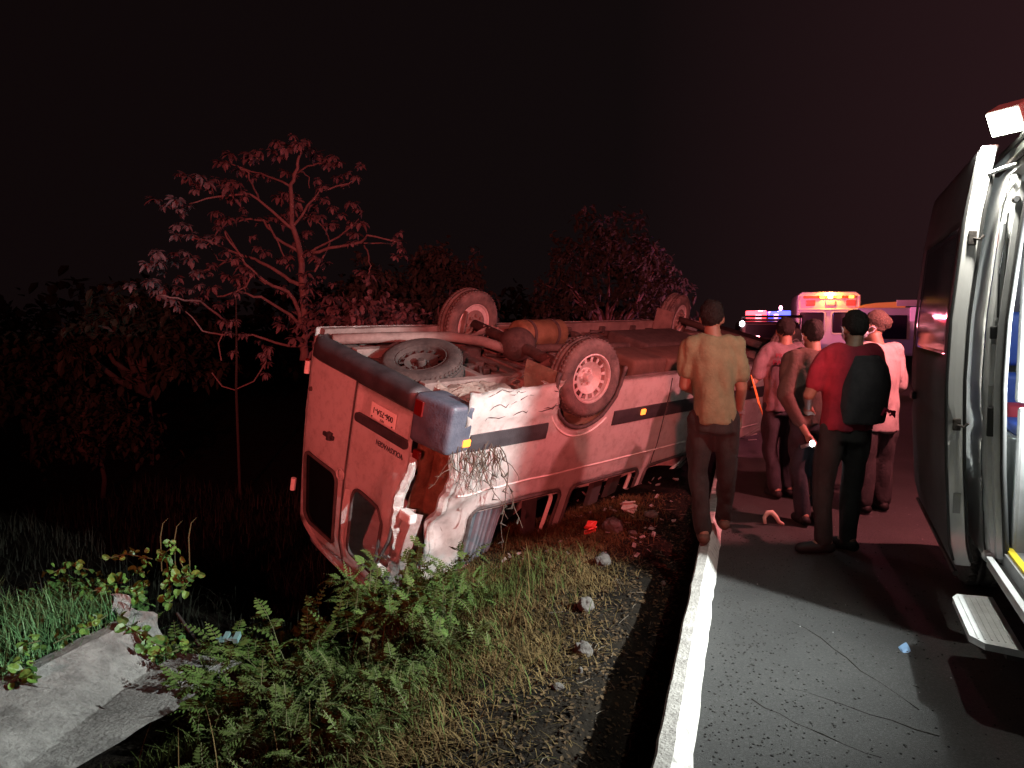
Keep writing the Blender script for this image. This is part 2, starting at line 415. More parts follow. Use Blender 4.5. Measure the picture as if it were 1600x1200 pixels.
for a_, b_ in ((uv(-3.74, 3.05, -.34), uv(-3.50, 3.22, -.50)), (uv(-3.74, 2.3, -.34), uv(-3.42, 2.34, -.48)), (uv(-3.50, 3.22, -.52), uv(-3.30, 3.30, -.565))):
    bm = bmesh.new(); pts = [local(drain, a_.lerp(b_, t) + Vector((.03 * nz(t, a_.x, 1, 5), .03 * nz(t, 3, a_.y, 5), .012))) for t in frange(0, 1, .1)]
    tube(bm, pts, .005, 5); obj('crack', bm, dark_soil, drain)
tag(rough_slab('concrete_chunk', [w_at(160, 935, 5.0), w_at(182, 945, 5.02), w_at(205, 975, 4.95), w_at(160, 972, 4.9)], .08, conc, None, 7, .03), 'small jagged concrete lump standing on the broken end of the drain wall', 'concrete chunk')
rough_slab('crumbled_edge', [local(drain, w_at(70, 1030, 4.45)), local(drain, w_at(165, 980, 4.85)), local(drain, w_at(172, 1000, 4.8)), local(drain, w_at(60, 1060, 4.35))], .05, conc, drain, 5, .025, 8)
bm = bmesh.new(); tube(bm, [w_at(262, 970, 5.2), w_at(278, 995, 5.05), w_at(296, 1022, 4.9)], [.010, .012, .011], 6)
tag(obj('wooden_stake', bm, bark_dark), 'grey broken stick slanting down beside the end of the concrete drain', 'stick')
bm = bmesh.new()
a = w_at(325, 1012, 4.75)
for k in range(6):
    box(bm, a.x + k * .022, a.x + k * .022 + .03, a.y - .03, a.y + .04, a.z - .01 * (k % 2) , a.z + .006 + .01 * (k % 3), 0, Matrix.Rotation(.3 * (k % 3 - 1), 3, 'X'))
tag(obj('crumpled_wrapper', bm, mat('pale_blue_plastic', (0.12, 0.22, 0.22), 0.5)), 'pale blue crumpled wrapper at the edge of the drain under the ferns', 'litter')

# ------------------------------------------------------------------ the overturned van (built upright in its own frame: x forward, y left, z up; then rolled on its roof)
VAN_M = Matrix(((0.6812918, 0.7077392, -0.1869406), (0.7318754, -0.6536461, 0.1926270), (0.0141367, -0.2680524, -0.9633006)))
VAN_O = Vector((.209, 7.494, 1.707))
van = empty('overturned_van', 'white passenger van lying upside down on its crushed roof in the roadside ditch', 'van')
van.matrix_world = Matrix.Translation(VAN_O) @ VAN_M.to_4x4()
XR, XF, HW = -1.82, 4.95, .985
def hwid(x, z):
    w = pl([(.3, .955), (.42, .97), (.62, .985), (1.2, .985), (1.26, .972), (1.42, .965), (1.8, .925), (2.2, .865), (2.5, .8)], z)
    if x > 3.7: w -= .16 * ((x - 3.7) / 1.25) ** 2
    return w
def D(p):
    x, y, z = p
    if z > 1.38:
        top = lerp(2.47, 1.46, sm(1.1, 2.6, x))
        k = (top - 1.38) / (2.47 - 1.38)
        z = 1.38 + (z - 1.38) * k
        if k < .5: y *= 1 + .02 * nz(x, y, z, 4)
    w = sm(-1.30, -1.78, x) * sm(.35, .9, y) * sm(.85, 1.2, z)
    if w > 0:
        x += w * (.06 + .05 * nz(x, y, z, 5)); y -= w * (.10 * sm(1.1, 1.6, z) + .05 * nz(x + 3, y, z, 6))
    if y > .8 and z < .72 and x < -.5:
        q = sm(.72, .5, z) * sm(-.45, -.7, x)
        y += q * (.03 + .07 * (abs(nz(x * 1.2, 2, z * 5, 3)) - .2) + .035 * abs(nz(x * .8, 8, z * 2.2, 9)) + .012 * nz(x, 8, z, 18)); z -= q * .05 * (1 + nz(x, 1, 1, 4)) * sm(.6, .42, z)
    if y > .8 and x < -.2 and z > 1.0:   # soft dents along the rear quarter
        q = sm(-.2, -.9, x) * sm(1.0, 1.3, z)
        y -= q * (.035 * (nz(x, 3, z, 2.3) + .3) + .05 * abs(nz(x + .7 * z, 3, z * .6, 3.1)) * sm(-.75, -1.3, x))
    y += .006 * nz(x, y, z, 2.2)
    return Vector((x, y, z))
def rrect(u, v, u0, u1, v0, v1, r):
    if u < u0 or u > u1 or v < v0 or v > v1: return False
    du = max(u0 + r - u, u - (u1 - r), 0); dv = max(v0 + r - v, v - (v1 - r), 0)
    return du * du + dv * dv <= r * r
def rr_pts(u0, u1, v0, v1, r, n=5):
    out = []
    for cu, cv, a0 in ((u1 - r, v1 - r, 0), (u0 + r, v1 - r, 90), (u0 + r, v0 + r, 180), (u1 - r, v0 + r, 270)):
        for k in range(n + 1):
            a = R(a0 + 90 * k / n); out.append((cu + r * math.cos(a), cv + r * math.sin(a)))
    return out
def panel(name, fn, ul, vl, keep, m, parent, thick=.0, smooth=True):
    bm = bmesh.new(); g = {}
    def V(i, j):
        if (i, j) not in g: g[(i, j)] = bm.verts.new(fn(ul[i], vl[j]))
        return g[(i, j)]
    for j in range(len(vl) - 1):
        for i in range(len(ul) - 1):
            if keep is None or keep((ul[i] + ul[i + 1]) / 2, (vl[j] + vl[j + 1]) / 2):
                bm.faces.new((V(i, j), V(i + 1, j), V(i + 1, j + 1), V(i, j + 1)))
    if thick: bmesh.ops.solidify(bm, geom=list(bm.faces), thickness=thick)
    return obj(name, bm, m, parent, smooth)
def ring_tube(pts, r, n=6):
    bm = bmesh.new(); pts = list(pts) + [pts[0], pts[1]]
    tube(bm, pts, r, n, cap=False); return bm

WIN = [(-1.36, -.25), (-.11, 1.02), (1.14, 2.2), (2.34, 3.3)]
def side_keep(sgn):
    def k(x, z):
        for a, b in WIN:
            if rrect(x, z, a, b, 1.42, 2.08, .10): return False
        if (x - (-.2 if sgn > 0 else 0)) ** 2 + (z - .33) ** 2 < .475 ** 2: return False
        if (x - 4.1) ** 2 + (z - .33) ** 2 < .45 ** 2: return False
        if sgn > 0 and x < -1.70 and z < 1.5: return False
        if z > 1.15 and x > 4.1 + (1.6 - z): return False
        return True
    return k
zl = frange(.40, 2.25, .036)
for sgn, nm in ((1, 'side_panel'), (-1, 'side_panel')):
    panel(nm, lambda x, z, s=sgn: D((x, s * hwid(x, z), z)), frange(-1.765, XF - .1, .036), zl, side_keep(sgn), vanpaint, van, .02)
panel('roof', lambda x, t: D((x, t * .865, 2.25 + .2 * (1 - abs(t) ** 3))), frange(XR + .06, 3.3, .1), frange(-1, 1, .1), None, vanpaint, van, .02)
# nose and crushed cab front
panel('bonnet', lambda t, y: D((lerp(3.3, XF, t), y * hwid(lerp(3.3, XF, t), 1.2), pl([(0, 1.42), (.35, 1.3), (.8, 1.12), (1, .95)], t) - .04 * y * y)), frange(0, 1, .06), frange(-1, 1, .12), None, vanpaint, van, .02)
panel('front_panel', lambda y, z: D((XF - .06 * y * y - .05 * abs(z - .7), y * hwid(XF, z), z)), frange(-1, 1, .1), frange(.38, .97, .08), None, blackp, van, .03)
# rear: frame, two doors
def rear(y, z):
    x = XR + .05 * (y / .97) ** 4 + .07 * sm(2.1, 2.4, z) + .02 * sm(1.5, 2.2, z)
    return D((x, y * (hwid(0, z) / HW), z))
FW = (-.90, -.30, 1.55, 2.24, .09)     # far door's window
NWN = (-.05, .46, 1.56, 2.2, .09)      # near door's broken window
panel('rear_door', rear, frange(-.955, -.205, .025), frange(.62, 2.37, .025), lambda y, z: not rrect(y, z, *FW), vanpaint, van, .03)['label'] = 'far rear door with its dark window still whole'
def near_door(y, z):
    p = rear(y, z)
    if rrect(y, z, -.15, .53, .70, .965, .05): p.x += .028
    q = sm(.25, .56, y) * sm(1.0, 1.5, z)
    p.x -= .07 * q + .035 * q * nz(y, 3, z, 6); p.y += .03 * q
    p.x -= .03 * sm(.0, .2, z - 1.05 - (.55 - y) * .8) * sm(.05, .4, y) * sm(1.75, 1.45, z)
    return p
panel('rear_door', near_door, frange(-.19, .585, .025), frange(.66, 2.37, .025),
      lambda y, z: not rrect(y, z, *NWN) and not (y > .50 and z < .74 and (y - .50) ** 2 + (z - .74) ** 2 > .085 ** 2) and not (y > .5 and z > 1.95), vanpaint, van, .03)['label'] = 'near rear door torn along its edge, window gone'
panel('rear_header', rear, frange(-.93, .93, .06), frange(2.375, 2.46, .04), None, vanpaint, van, .03)
bm = bmesh.new(); tube(bm, [rear(-.197, z) + Vector((-.006, 0, 0)) for z in frange(.64, 2.36, .1)], .008, 6); obj('door_seam', bm, rubber, van)
panel('rear_window', lambda y, z: rear(y, z) + Vector((.008, 0, 0)), frange(FW[0] - .02, FW[1] + .02, .06), frange(FW[2] - .02, FW[3] + .02, .06), None, glassd, van, .006)
obj('window_seal', ring_tube([rear(*p) + Vector((-.008, 0, 0)) for p in rr_pts(*FW)], .017), rubber, van)
obj('window_seal', ring_tube([near_door(*p) + Vector((-.004, 0, 0)) for p in rr_pts(*NWN)], .015), rubber, van)
# recess, plate, lettering, handle, lock
bm = bmesh.new()
prism(bm, rr_pts(-.16, .545, .905, .985, .035), 'X', -.018, .012)
o = obj('grip_recess', bm, blackp, van); o.location = (XR + .004, 0, 0)
bm = bmesh.new(); box(bm, XR + .004, XR + .016, .02, .35, .755, .885, .006); plate = obj('number_plate', bm, platem, van)
def rear_text(name, s, size, y, z, m, par, x=XR, off=0.0, sq=1.0):
    Mx = Matrix(((0, 0, -1, x), (-1, 0, 0, y), (0, 1, 0, z), (0, 0, 0, 1))) @ Matrix.Diagonal((sq, 1, 1, 1))
    return text_obj(name, s, size, m, par, Mx, .0015, off)
rear_text('plate_number', '006-75A-1', .068, .185, .812, inkm, plate, XR + .002, .001, .92)
rear_text('plate_state', 'MEX', .028, .185, .867, inkm, plate, XR + .002)
bm = bmesh.new()
for yy in (.05, .32):
    lathe(bm, [(0.0, -.004), (.007, -.004), (.007, .004), (0.0, .004)], 10, 'X', (XR + .002, yy, .872))
obj('plate_bolt', bm, inkm, plate)
rear_text('lettering', 'VOLKSWAGEN', .062, .335, 1.055, chrome, van, XR - .004, .0012, .84)
bm = bmesh.new(); vs_ = box(bm, XR - .03, XR - .004, -.56, -.40, 1.235, 1.275, .012); tube(bm, [(XR - .01, -.47, 1.22), (XR - .012, -.47, 1.29)], .03, 10)
obj('door_handle', bm, blackp, van)
bm = bmesh.new(); lathe(bm, [(0, -.012), (.02, -.012), (.022, .01), (0, .01)], 14, 'X', (XR + .03, -.905, .965)); obj('door_lock', bm, chdark, van)
bm = bmesh.new()
for zz in (.78, 1.95): tube(bm, [(XR + .02, -.985, zz - .06), (XR + .02, -.985, zz + .06)], .025, 8)
obj('door_hinge', bm, vanpaint, van)
bm = bmesh.new(); box(bm, XR - .0, XR + .03, -1.0, -.972, .70, .79, .008); obj('tail_lamp', bm, redlens, van)
# emblem disc seen through the far window's corner
bm = bmesh.new(); lathe(bm, [(.04, -.004), (.05, -.008), (.058, -.004), (.058, .004), (.04, .004)], 20, 'X', (XR - .02, -.235, 1.52), True); obj('badge', bm, rim_m, van)
# torn edge of the near door, the rust-brown lamp cavity and the bent corner post
bm = bmesh.new(); rr = []
for i in range(44):
    t = i / 43; z = lerp(.98, 1.82, t)
    y0 = lerp(.585, .60, t) + .012 * nz(z, 1, 1, 14); px_ = near_door(.57, z)
    w = .045 + .035 * math.sin(t * 3.1) + .02 * nz(z, 9, 2, 12)
    rr.append([Vector((px_.x - .012, y0 - .02, z)), Vector((px_.x - .02 - .016 * nz(z, 3, 4, 16), y0 + .012, z)),
               Vector((px_.x + w * .5 + .016 * nz(z, 2, 7, 20), y0 + .03 + .02 * nz(z, 6, 1, 18), z + .02 * nz(z, 5, 5, 9))), Vector((px_.x + w + .02 * nz(z, 8, 7, 15), y0 + .022, z))])
rings(bm, rr, cap=False, closed=False); bmesh.ops.solidify(bm, geom=list(bm.faces), thickness=.006)
obj('torn_door_edge', bm, torn, van)
panel('lamp_cavity', lambda y, z: D((-1.60 + .05 * nz(y, z, 1, 6), y, z)), frange(.56, .95, .05), frange(.70, 1.62, .05), None, rust, van, .01)
panel('lamp_cavity', lambda x, z: D((x, .60 + .02 * nz(x, z, 1, 8), z)), frange(-1.76, -1.58, .05), frange(.70, 1.62, .05), None, rust, van, .01)
bm = bmesh.new(); rr = []
for i in range(40):
    t = i / 39; z = lerp(.84, 1.95, t); p = D((-1.70, hwid(0, z), z))
    rr.append([p + Vector((.015, .004, 0)), p + Vector((-.03 - .012 * nz(z, 1, 3, 14), .006 + .014 * nz(z, 2, 3, 12), 0)), p + Vector((-.055 - .02 * nz(z, 4, 3, 10), -.03 + .02 * nz(z, 2, 6, 14), 0)), p + Vector((-.03, -.07, 0))])
rings(bm, rr, cap=False, closed=False); bmesh.ops.solidify(bm, geom=list(bm.faces), thickness=.005)
obj('torn_corner_edge', bm, torn, van)
bm = bmesh.new(); rr = []
for i in range(22):
    t = i / 21; z = lerp(1.44, 2.3, t); c = Vector((lerp(-1.80, -1.84, t), lerp(.70, .58, t), z)); w = lerp(.10, .085, t)
    rr.append([c + Vector((.03, w, 0)), c + Vector((-.01 - .02 * math.sin(t * 6), w * .5, 0)), c + Vector((.012 + .03 * math.sin(t * 5 + 1), 0, 0)), c + Vector((-.02, -w * .6, 0)), c + Vector((.03, -w, 0))])
rings(bm, rr, cap=False, closed=False); bmesh.ops.solidify(bm, geom=list(bm.faces), thickness=.01)
obj('corner_post', bm, torn, van)
bm = bmesh.new()
box(bm, -1.875, -1.80, .63, .77, 1.44, 1.52, .015)
obj('post_bracket', bm, torn, van)
bm = bmesh.new(); box(bm, -1.895, -1.83, .44, .56, 2.02, 2.1, .02); obj('post_bracket', bm, torn, van)
bm = bmesh.new(); tube(bm, [(-1.885, .60, 1.48), (-1.895, .58, 1.75), (-1.91, .50, 1.98), (-1.9, .42, 2.2)], .012, 6); obj('door_rubber', bm, rubber, van)
# bent strip between the two rear windows
bm = bmesh.new(); rr = []
for i in range(20):
    t = i / 19; z = lerp(1.60, 2.28, t); c = rear(-.12, z)
    w = .035 + .02 * math.sin(t * 7)
    rr.append([c + Vector((-.01, -w, 0)), c + Vector((-.035 - .015 * math.sin(5 * t), 0, 0)), c + Vector((-.012, w + .01 * nz(z, 1, 1, 9), 0))])
rings(bm, rr, cap=False, closed=False); bmesh.ops.solidify(bm, geom=list(bm.faces), thickness=.006)
obj('bent_window_frame', bm, vanpaint, van)
# bumper strip and corner cap
bm = bmesh.new()
rr = []
for y in frange(-.985, .56, .05):
    x = XR - .035 + .13 * sm(-.80, -.985, y)
    d = .012 * nz(y, 2, 2, 8)
    rr.append([(x + d, y, .47), (x - .02 + d, y, .52), (x - .015, y, .62 + d), (x + .04, y, .66), (x + .16, y, .64), (x + .2, y, .5), (x + .1, y, .445 + d)])
rings(bm, rr); obj('rear_bumper', bm, blackp, van, True)
bm = bmesh.new(); box(bm, -1.90, -1.60, .62, 1.005, .455, .845, .045, None, 3)
for v in bm.verts:
    v.co.x += .05 * sm(.75, 1.0, v.co.y) * (1 if v.co.x < -1.75 else 0) + .012 * nz(*v.co, 6); v.co.z += .012 * nz(v.co.y, v.co.x, v.co.z, 7); v.co.y += .012 * nz(v.co.z, v.co.x, 3, 7)
cap_ = obj('bumper_corner', bm, bluep, van, True); cap_['label'] = 'blue-grey scuffed bumper corner hanging off'
bm = bmesh.new(); box(bm, -1.912, -1.895, .65, .74, .50, .62, .004); obj('reflector', bm, redlens, cap_)
bm = bmesh.new(); box(bm, -1.84, -1.80, .63, .70, .93, 1.0, .01); obj('lamp_fragment', bm, redlens, van)
# side mouldings with amber markers
def strip(x0, x1, parent):
    bm = bmesh.new(); rr = []
    for x in frange(x0, x1, .08):
        c = D((x, HW, .78)); y = c.y
        rr.append([(x, y - .02, .705), (x, y + .012, .712), (x, y + .016, .78), (x, y + .012, .852), (x, y - .02, .86)])
    rings(bm, rr); return obj('side_moulding', bm, blackp, parent)
strip(-1.60, -.69, van); strip(.28, 1.20, van); strip(1.23, 3.5, van)
for x, m in ((-1.645, amber_on), (.77, amber_on)):
    bm = bmesh.new(); box(bm, x - .04, x + .04, HW - .005, HW + .026, .735, .795, .012); obj('side_marker', bm, m, van)
# panel seams as thin recess strips
for x0 in (1.215, 2.28):
    bm = bmesh.new(); tube(bm, [D((x0, hwid(x0, z), z)) for z in frange(.45, 1.40, .08)], .0065, 5); obj('panel_seam', bm, chdark, van)
bm = bmesh.new(); tube(bm, [D((x, HW + .012 * 0 + .0, 1.235)) for x in frange(-1.65, 3.6, .1)], .0075, 6); obj('body_crease', bm, vanpaint, van)
# window gaskets, inner white frames, inside pillars
for a, b in WIN[:3]:
    g = [D((x, hwid(x, z) + .004, z)) for x, z in rr_pts(a, b, 1.42, 2.08, .10)]
    bm = bmesh.new(); pts = g + [g[0], g[1]]
    tube(bm, pts, [.016 + .008 * nz(i, 2, 2, .7) for i in range(len(pts))], 6, False); obj('window_seal', bm, rubber, van)
    g = [D((x, hwid(x, z) - .05, z)) for x, z in rr_pts(a + .045, b - .045, 1.465, 2.05, .09)]
    bm = bmesh.new(); tube(bm, g + [g[0], g[1]], .02, 6, False); obj('inner_window_frame', bm, vanpaint, van)
# cabin interior
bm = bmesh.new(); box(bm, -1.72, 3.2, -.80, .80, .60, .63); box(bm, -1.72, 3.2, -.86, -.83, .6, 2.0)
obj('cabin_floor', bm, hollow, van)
bm = bmesh.new()
for xx in (-.9, -.1, .72, 1.5):
    for yy in (-.45, .45):
        vs = box(bm, xx - .12, xx + .12, yy - .4, yy + .4, 1.0, 1.55, .05)
obj('seat_row', bm, seatm, van)
for x0, t in ((-.52, .18), (.55, -.1), (.9, -.25)):
    bm = bmesh.new(); vs = box(bm, x0 - .075, x0 + .075, .78, .84, 1.36, 2.15, .01)
    for v in bm.verts: v.co.x += t * (v.co.z - 1.36)
    obj('inner_pillar', bm, seatm, van)
bm = bmesh.new(); rr = []
for i in range(60):
    x = -1.30 + .40 * i / 59
    y = .80 + .03 * math.sin(i * 1.15) + .012 * math.sin(i * .43)
    rr.append([(x + (.03 + .06 * i / 59), y, 1.47), (x + .02, y, 1.8), (x - .02, y + .01 * math.sin(i), 2.1)])
rings(bm, rr, False, False); obj('curtain', bm, cloth_curtain, van, True)

# underside
bm = bmesh.new()
for i in range(34):
    x = -1.75 + i * .19
    box(bm, x, x + .12, -.9, .9, .535, .56, .008)
box(bm, -1.78, 4.8, -.94, .94, .555, .58)
obj('floor_pan', bm, primer, van)
bm = bmesh.new()
for i in range(60):
    x = -1.72 + i * .108
    hh = .405 + .008 * nz(i, 1, 1, .6)
    if i % 1 == 0: box(bm, x, x + .1075, -.965, -.90, hh, .56)
obj('far_sill', bm, chass, van)
for i, x in enumerate((-1.55, -1.25, -.85, .62, 1.1, 1.7, 2.4, 3.1)):
    bm = bmesh.new(); box(bm, x, x + .10, -.90, -.86, .45, .52, .012); obj('sill_hole', bm, chdark, van)
bm = bmesh.new(); 
for a, b in ((.26, 3.6),): box(bm, a, b, .875, .955, .41, .56, .01)
obj('near_sill', bm, chass, van)
bm = bmesh.new()
tube(bm, [(-1.70, -.80, .47), (-1.14, -.64, .42), (-.65, -.40, .36), (-.40, -.22, .36), (-.12, -.02, .42), (.35, .15, .47)], .05, 10)
obj('exhaust_pipe', bm, chass, van, True)
bm = bmesh.new(); box(bm, -1.7, 4.4, -.50, -.42, .45, .55, .01); box(bm, -1.7, 4.4, .42, .50, .45, .55, .01)
for xx in (-1.0, .5, 1.4, 2.3, 3.3): box(bm, xx, xx + .08, -.42, .42, .47, .55, .01)
obj('chassis_rails', bm, chass, van)
def leaf_spring(y, x0):
    bm = bmesh.new()
    for k in range(4):
        L = .62 - .12 * k
        pts = [(x0 + L * t, y, .46 - .11 * (1 - t * t) * 1.0 - .012 * k + .02) for t in frange(-1, 1, .2)]
        tube(bm, pts, .032, 4, True, .006)
    for t in (-.06, .06): tube(bm, [(x0 + t, y - .04, .30), (x0 + t, y - .04, .44)], .01, 6); tube(bm, [(x0 + t, y + .04, .30), (x0 + t, y + .04, .44)], .01, 6)
    obj('leaf_spring', bm, chass, van)
leaf_spring(-.52, 0); leaf_spring(.5, -.15)
bm = bmesh.new(); tube(bm, [(0, -.78, .35), (-.06, -.2, .35), (-.16, .3, .35), (-.22, .82, .35)], .055, 12); ball(bm, (-.08, -.05, .35), .19, .17, .17, None, 3)
obj('rear_axle', bm, chdark, van, True)
bm = bmesh.new(); tube(bm, [(4.1, -.78, .35), (4.1, .78, .35)], .05, 10); obj('front_axle', bm, chdark, van, True)
bm = bmesh.new(); tube(bm, [(.12, -.05, .40), (3.2, 0, .46)], .04, 12); obj('drive_shaft', bm, chdark, van, True)
bm = bmesh.new(); lathe(bm, [(0, .27), (.11, .27), (.145, .29), (.15, .32), (.15, .95), (.13, .98), (0, .985)], 28, 'X', (0, -.40, .36)); 
muf = obj('silencer', bm, mat('brass_brown', (0.12, 0.075, 0.04), 0.6, (0.22, 0.15, 0.085), 7, 0.3, 30, metal=0.2), van, True)
bm = bmesh.new(); 
for xx in (.42, .80): lathe(bm, [(.151, xx - .02), (.158, xx - .02), (.158, xx + .02), (.151, xx + .02)], 28, 'X', (0, -.40, .36), True)
obj('silencer_strap', bm, chdark, muf)
bm = bmesh.new(); box(bm, .22, .34, -.52, -.28, .40, .54, .02); obj('silencer_mount', bm, chass, van)
bm = bmesh.new(); box(bm, .75, 1.35, .34, .80, .30, .55, .05, None, 3); box(bm, 1.40, 2.5, .34, .80, .32, .55, .05, None, 3)
obj('fuel_tank', bm, mat('tank_brown', (0.05, 0.03, 0.022), 0.85, (0.10, 0.062, 0.045), 5, 0.3, 30), van, True)
bm = bmesh.new(); box(bm, 1.8, 3.2, -.35, .25, .33, .55, .05, None, 3); obj('gearbox', bm, chdark, van, True)
rng = random.Random(5)
for k in range(48):
    bm = bmesh.new(); x = rng.uniform(-.95, 3.6); y = rng.uniform(-.8, .8); q = rng.uniform(.04, .10)
    box(bm, x, x + q * rng.uniform(1, 2.5), y, y + q * rng.uniform(.8, 2), .50 - q * .7, .56, .012)
    obj('underbody_bracket', bm, chdark, van)
for k in range(34):
    bm = bmesh.new(); y0 = rng.uniform(-.8, .7); x0 = rng.uniform(-1.6, 2.8)
    pts = [(x0, y0, .5)]
    for j in range(5): pts.append((pts[-1][0] + rng.uniform(.03, .22), pts[-1][1] + rng.uniform(-.1, .1), .5 + rng.uniform(-.05, .02)))
    tube(bm, pts, rng.uniform(.007, .022), 6); obj('underbody_hose', bm, chdark, van)
# mud and torn scraps under the near tail
bm = bmesh.new()
for k in range(26):
    x = rng.uniform(-1.55, -.4); y = rng.uniform(.45, .86); s = rng.uniform(.03, .10)
    vs = ball(bm, (x, y, .52), s * rng.uniform(.8, 2.0), s * rng.uniform(.7, 1.5), s * .75, None, 2)
    for v in vs: v.co += Vector((nz(*v.co, 20), nz(*(v.co * 1.1), 20), nz(*(v.co * .9), 20))) * s * .5
obj('caked_mud', bm, mat('dry_mud', (0.10, 0.085, 0.07), 0.95, (0.20, 0.175, 0.15), 12, 0.6, 50), van)
# inner lining of the near wheel arch and its rubber lip, mud flaps
bm = bmesh.new(); rr = []
for k in range(25):
    a = R(-8 + 196 * k / 24)
    rr.append([(-.2 + .47 * math.cos(a), y, .33 + .47 * math.sin(a)) for y in (.60, .78, .93, .985)])
rings(bm, rr, False, False); bmesh.ops.solidify(bm, geom=list(bm.faces), thickness=.006)
obj('arch_liner', bm, mat('arch_dirt', (0.20, 0.17, 0.12), 0.95, (0.34, 0.30, 0.22), 6, 0.4, 30), van, True)
bm = bmesh.new(); tube(bm, [(-.2 + .482 * math.cos(R(a)), .99 + .01 * nz(a, 1, 1, .2), .33 + .482 * math.sin(R(a))) for a in range(-8, 190, 7)], .02, 6)
obj('arch_lip', bm, rubber, van, True)
bm = bmesh.new(); tube(bm, [(-.2 + .565 * math.cos(R(a)), .986, .33 + .565 * math.sin(R(a))) for a in range(50, 172, 6)], .010, 6); obj('arch_crease', bm, vanpaint, van, True)
bm = bmesh.new(); box(bm, -.18, -.16, -1.0, -.72, .20, .55, .005); f1 = obj('mud_flap', bm, chass, van)
f2 = f1.copy(); COL.objects.link(f2); f2.parent = van; f2.location = (3.82, .12, 0)
bm = bmesh.new()
for k in range(9):
    x = rng.uniform(-1.55, -.75); z = rng.uniform(.44, .66); pts = []
    for j in range(6):
        q = D((x, hwid(0, z), z)); pts.append(q + Vector((0, .004, 0))); x += rng.uniform(.02, .07); z += rng.uniform(-.02, .02)
    tube(bm, pts, [.001, .004, .005, .003, .004, .001], 4)
obj('paint_cracks', bm, chdark, van)['kind'] = 'stuff'
# side skirt torn scrap beside the near wheel
bm = bmesh.new(); g = rough_slab('torn_scrap', [(-.75, .90, .40), (-.52, .86, .36), (-.50, .98, .33), (-.70, 1.0, .40)], .008, torn, van, 4, .03, 6)

# wheels
def tyre_bm(r=.352, w=.225, rim=.215):
    bm = bmesh.new(); h = w / 2
    lathe(bm, [(rim, -h * .8), (rim + .02, -h * .95), (r * .86, -h * 1.02), (r * .955, -h * .9), (r, -h * .62), (r, -h * .5), (r - .01, -h * .47), (r - .01, -h * .4), (r, -h * .37), (r, -.012), (r - .01, -.01), (r - .01, .01), (r, .012),
               (r, h * .37), (r - .01, h * .4), (r - .01, h * .47), (r, h * .5), (r, h * .62), (r * .955, h * .9), (r * .86, h * 1.02), (rim + .02, h * .95), (rim, h * .8)], 56, 'Y', (0, 0, 0), True)
    return bm
def tread(bm, r, w):
    for k in range(52):
        a = 2 * math.pi * k / 52
        for s in (-1, 1):
            vs = box(bm, -.011, .011, s * w * .30 - .02, s * w * .30 + .02, -.007, .0025)
            bmesh.ops.rotate(bm, cent=(0, 0, 0), matrix=Matrix.Rotation(.4 * s, 3, 'Z'), verts=vs)
            bmesh.ops.translate(bm, vec=(0, 0, r), verts=vs)
            bmesh.ops.rotate(bm, cent=(0, 0, 0), matrix=Matrix.Rotation(a, 3, 'Y'), verts=vs)
def rim_bm():
    bm = bmesh.new(); 
    lathe(bm, [(.222, .088), (.228, .098), (.214, .102), (.205, .09), (.200, .03), (.200, -.09), (.214, -.098), (.222, -.09)], 48, 'Y', (0, 0, 0), True)
    def seg(r0, y0, r1, y1, a0, a1, th=.006, n=3):
        vs0 = []
        for k in range(n + 1):
            a = a0 + (a1 - a0) * k / n; c, s = math.cos(a), math.sin(a)
            vs0.append([bm.verts.new((r0 * c, y0, r0 * s)), bm.verts.new((r1 * c, y1, r1 * s)), bm.verts.new((r1 * c, y1 - th, r1 * s)), bm.verts.new((r0 * c, y0 - th, r0 * s))])
        for p, q in zip(vs0, vs0[1:]):
            for i in range(4):
                j = (i + 1) % 4; bm.faces.new((p[i], p[j], q[j], q[i]))
    N = 14
    lathe(bm, [(0, -.085), (.198, -.085)], 40, 'Y')
    seg(.202, .055, .190, .062, 0, 2 * math.pi, .006, 48)
    for k in range(N):
        a = 2 * math.pi * k / N; seg(.191, .062, .146, .060, a + .15, a + 2 * math.pi / N - .15)
    seg(.147, .060, .135, .050, 0, 2 * math.pi, .006, 48); seg(.136, .050, .085, .012, 0, 2 * math.pi, .006, 48); seg(.086, .012, .0, .012, 0, 2 * math.pi, .006, 48)
    bmesh.ops.recalc_face_normals(bm, faces=list(bm.faces))
    return bm
def hub_bm():
    bm = bmesh.new()
    lathe(bm, [(0, .075), (.03, .075), (.038, .065), (.04, .01)], 20, 'Y')
    for k in range(6):
        a = 2 * math.pi * k / 6; lathe(bm, [(0, .035), (.013, .035), (.014, .012)], 6, 'Y', (.068 * math.cos(a), 0, .068 * math.sin(a)))
    return bm
TY = tyre_bm(); tread(TY, .352, .225)
t_me = bpy.data.meshes.new('tyre'); TY.to_mesh(t_me); TY.free(); t_me.materials.append(tyre_m)
for p in t_me.polygons: p.use_smooth = True
b_ = rim_bm(); r_me = bpy.data.meshes.new('rim'); b_.to_mesh(r_me); b_.free(); r_me.materials.append(rim_m)
b_ = hub_bm(); h_me = bpy.data.meshes.new('hub'); b_.to_mesh(h_me); b_.free(); h_me.materials.append(rim_m)
bm = bmesh.new(); lathe(bm, [(0, -.10), (.10, -.10), (.15, -.09), (.165, -.06), (.165, .0), (.05, .01), (0, .01)], 28, 'Y')
for k in range(8):
    a = 2 * math.pi * k / 8; box(bm, .10 * math.cos(a) - .015, .10 * math.cos(a) + .015, -.125, -.09, .10 * math.sin(a) - .015, .10 * math.sin(a) + .015, .004)
tube(bm, [(0, -.1, 0), (.1, -.16, .06), (.2, -.17, .1)], .018, 8); tube(bm, [(0, -.1, 0), (-.12, -.14, .02)], .025, 8)
d_me = bpy.data.meshes.new('brake_drum'); bm.to_mesh(d_me); bm.free(); d_me.materials.append(chass)
for p in d_me.polygons: p.use_smooth = True
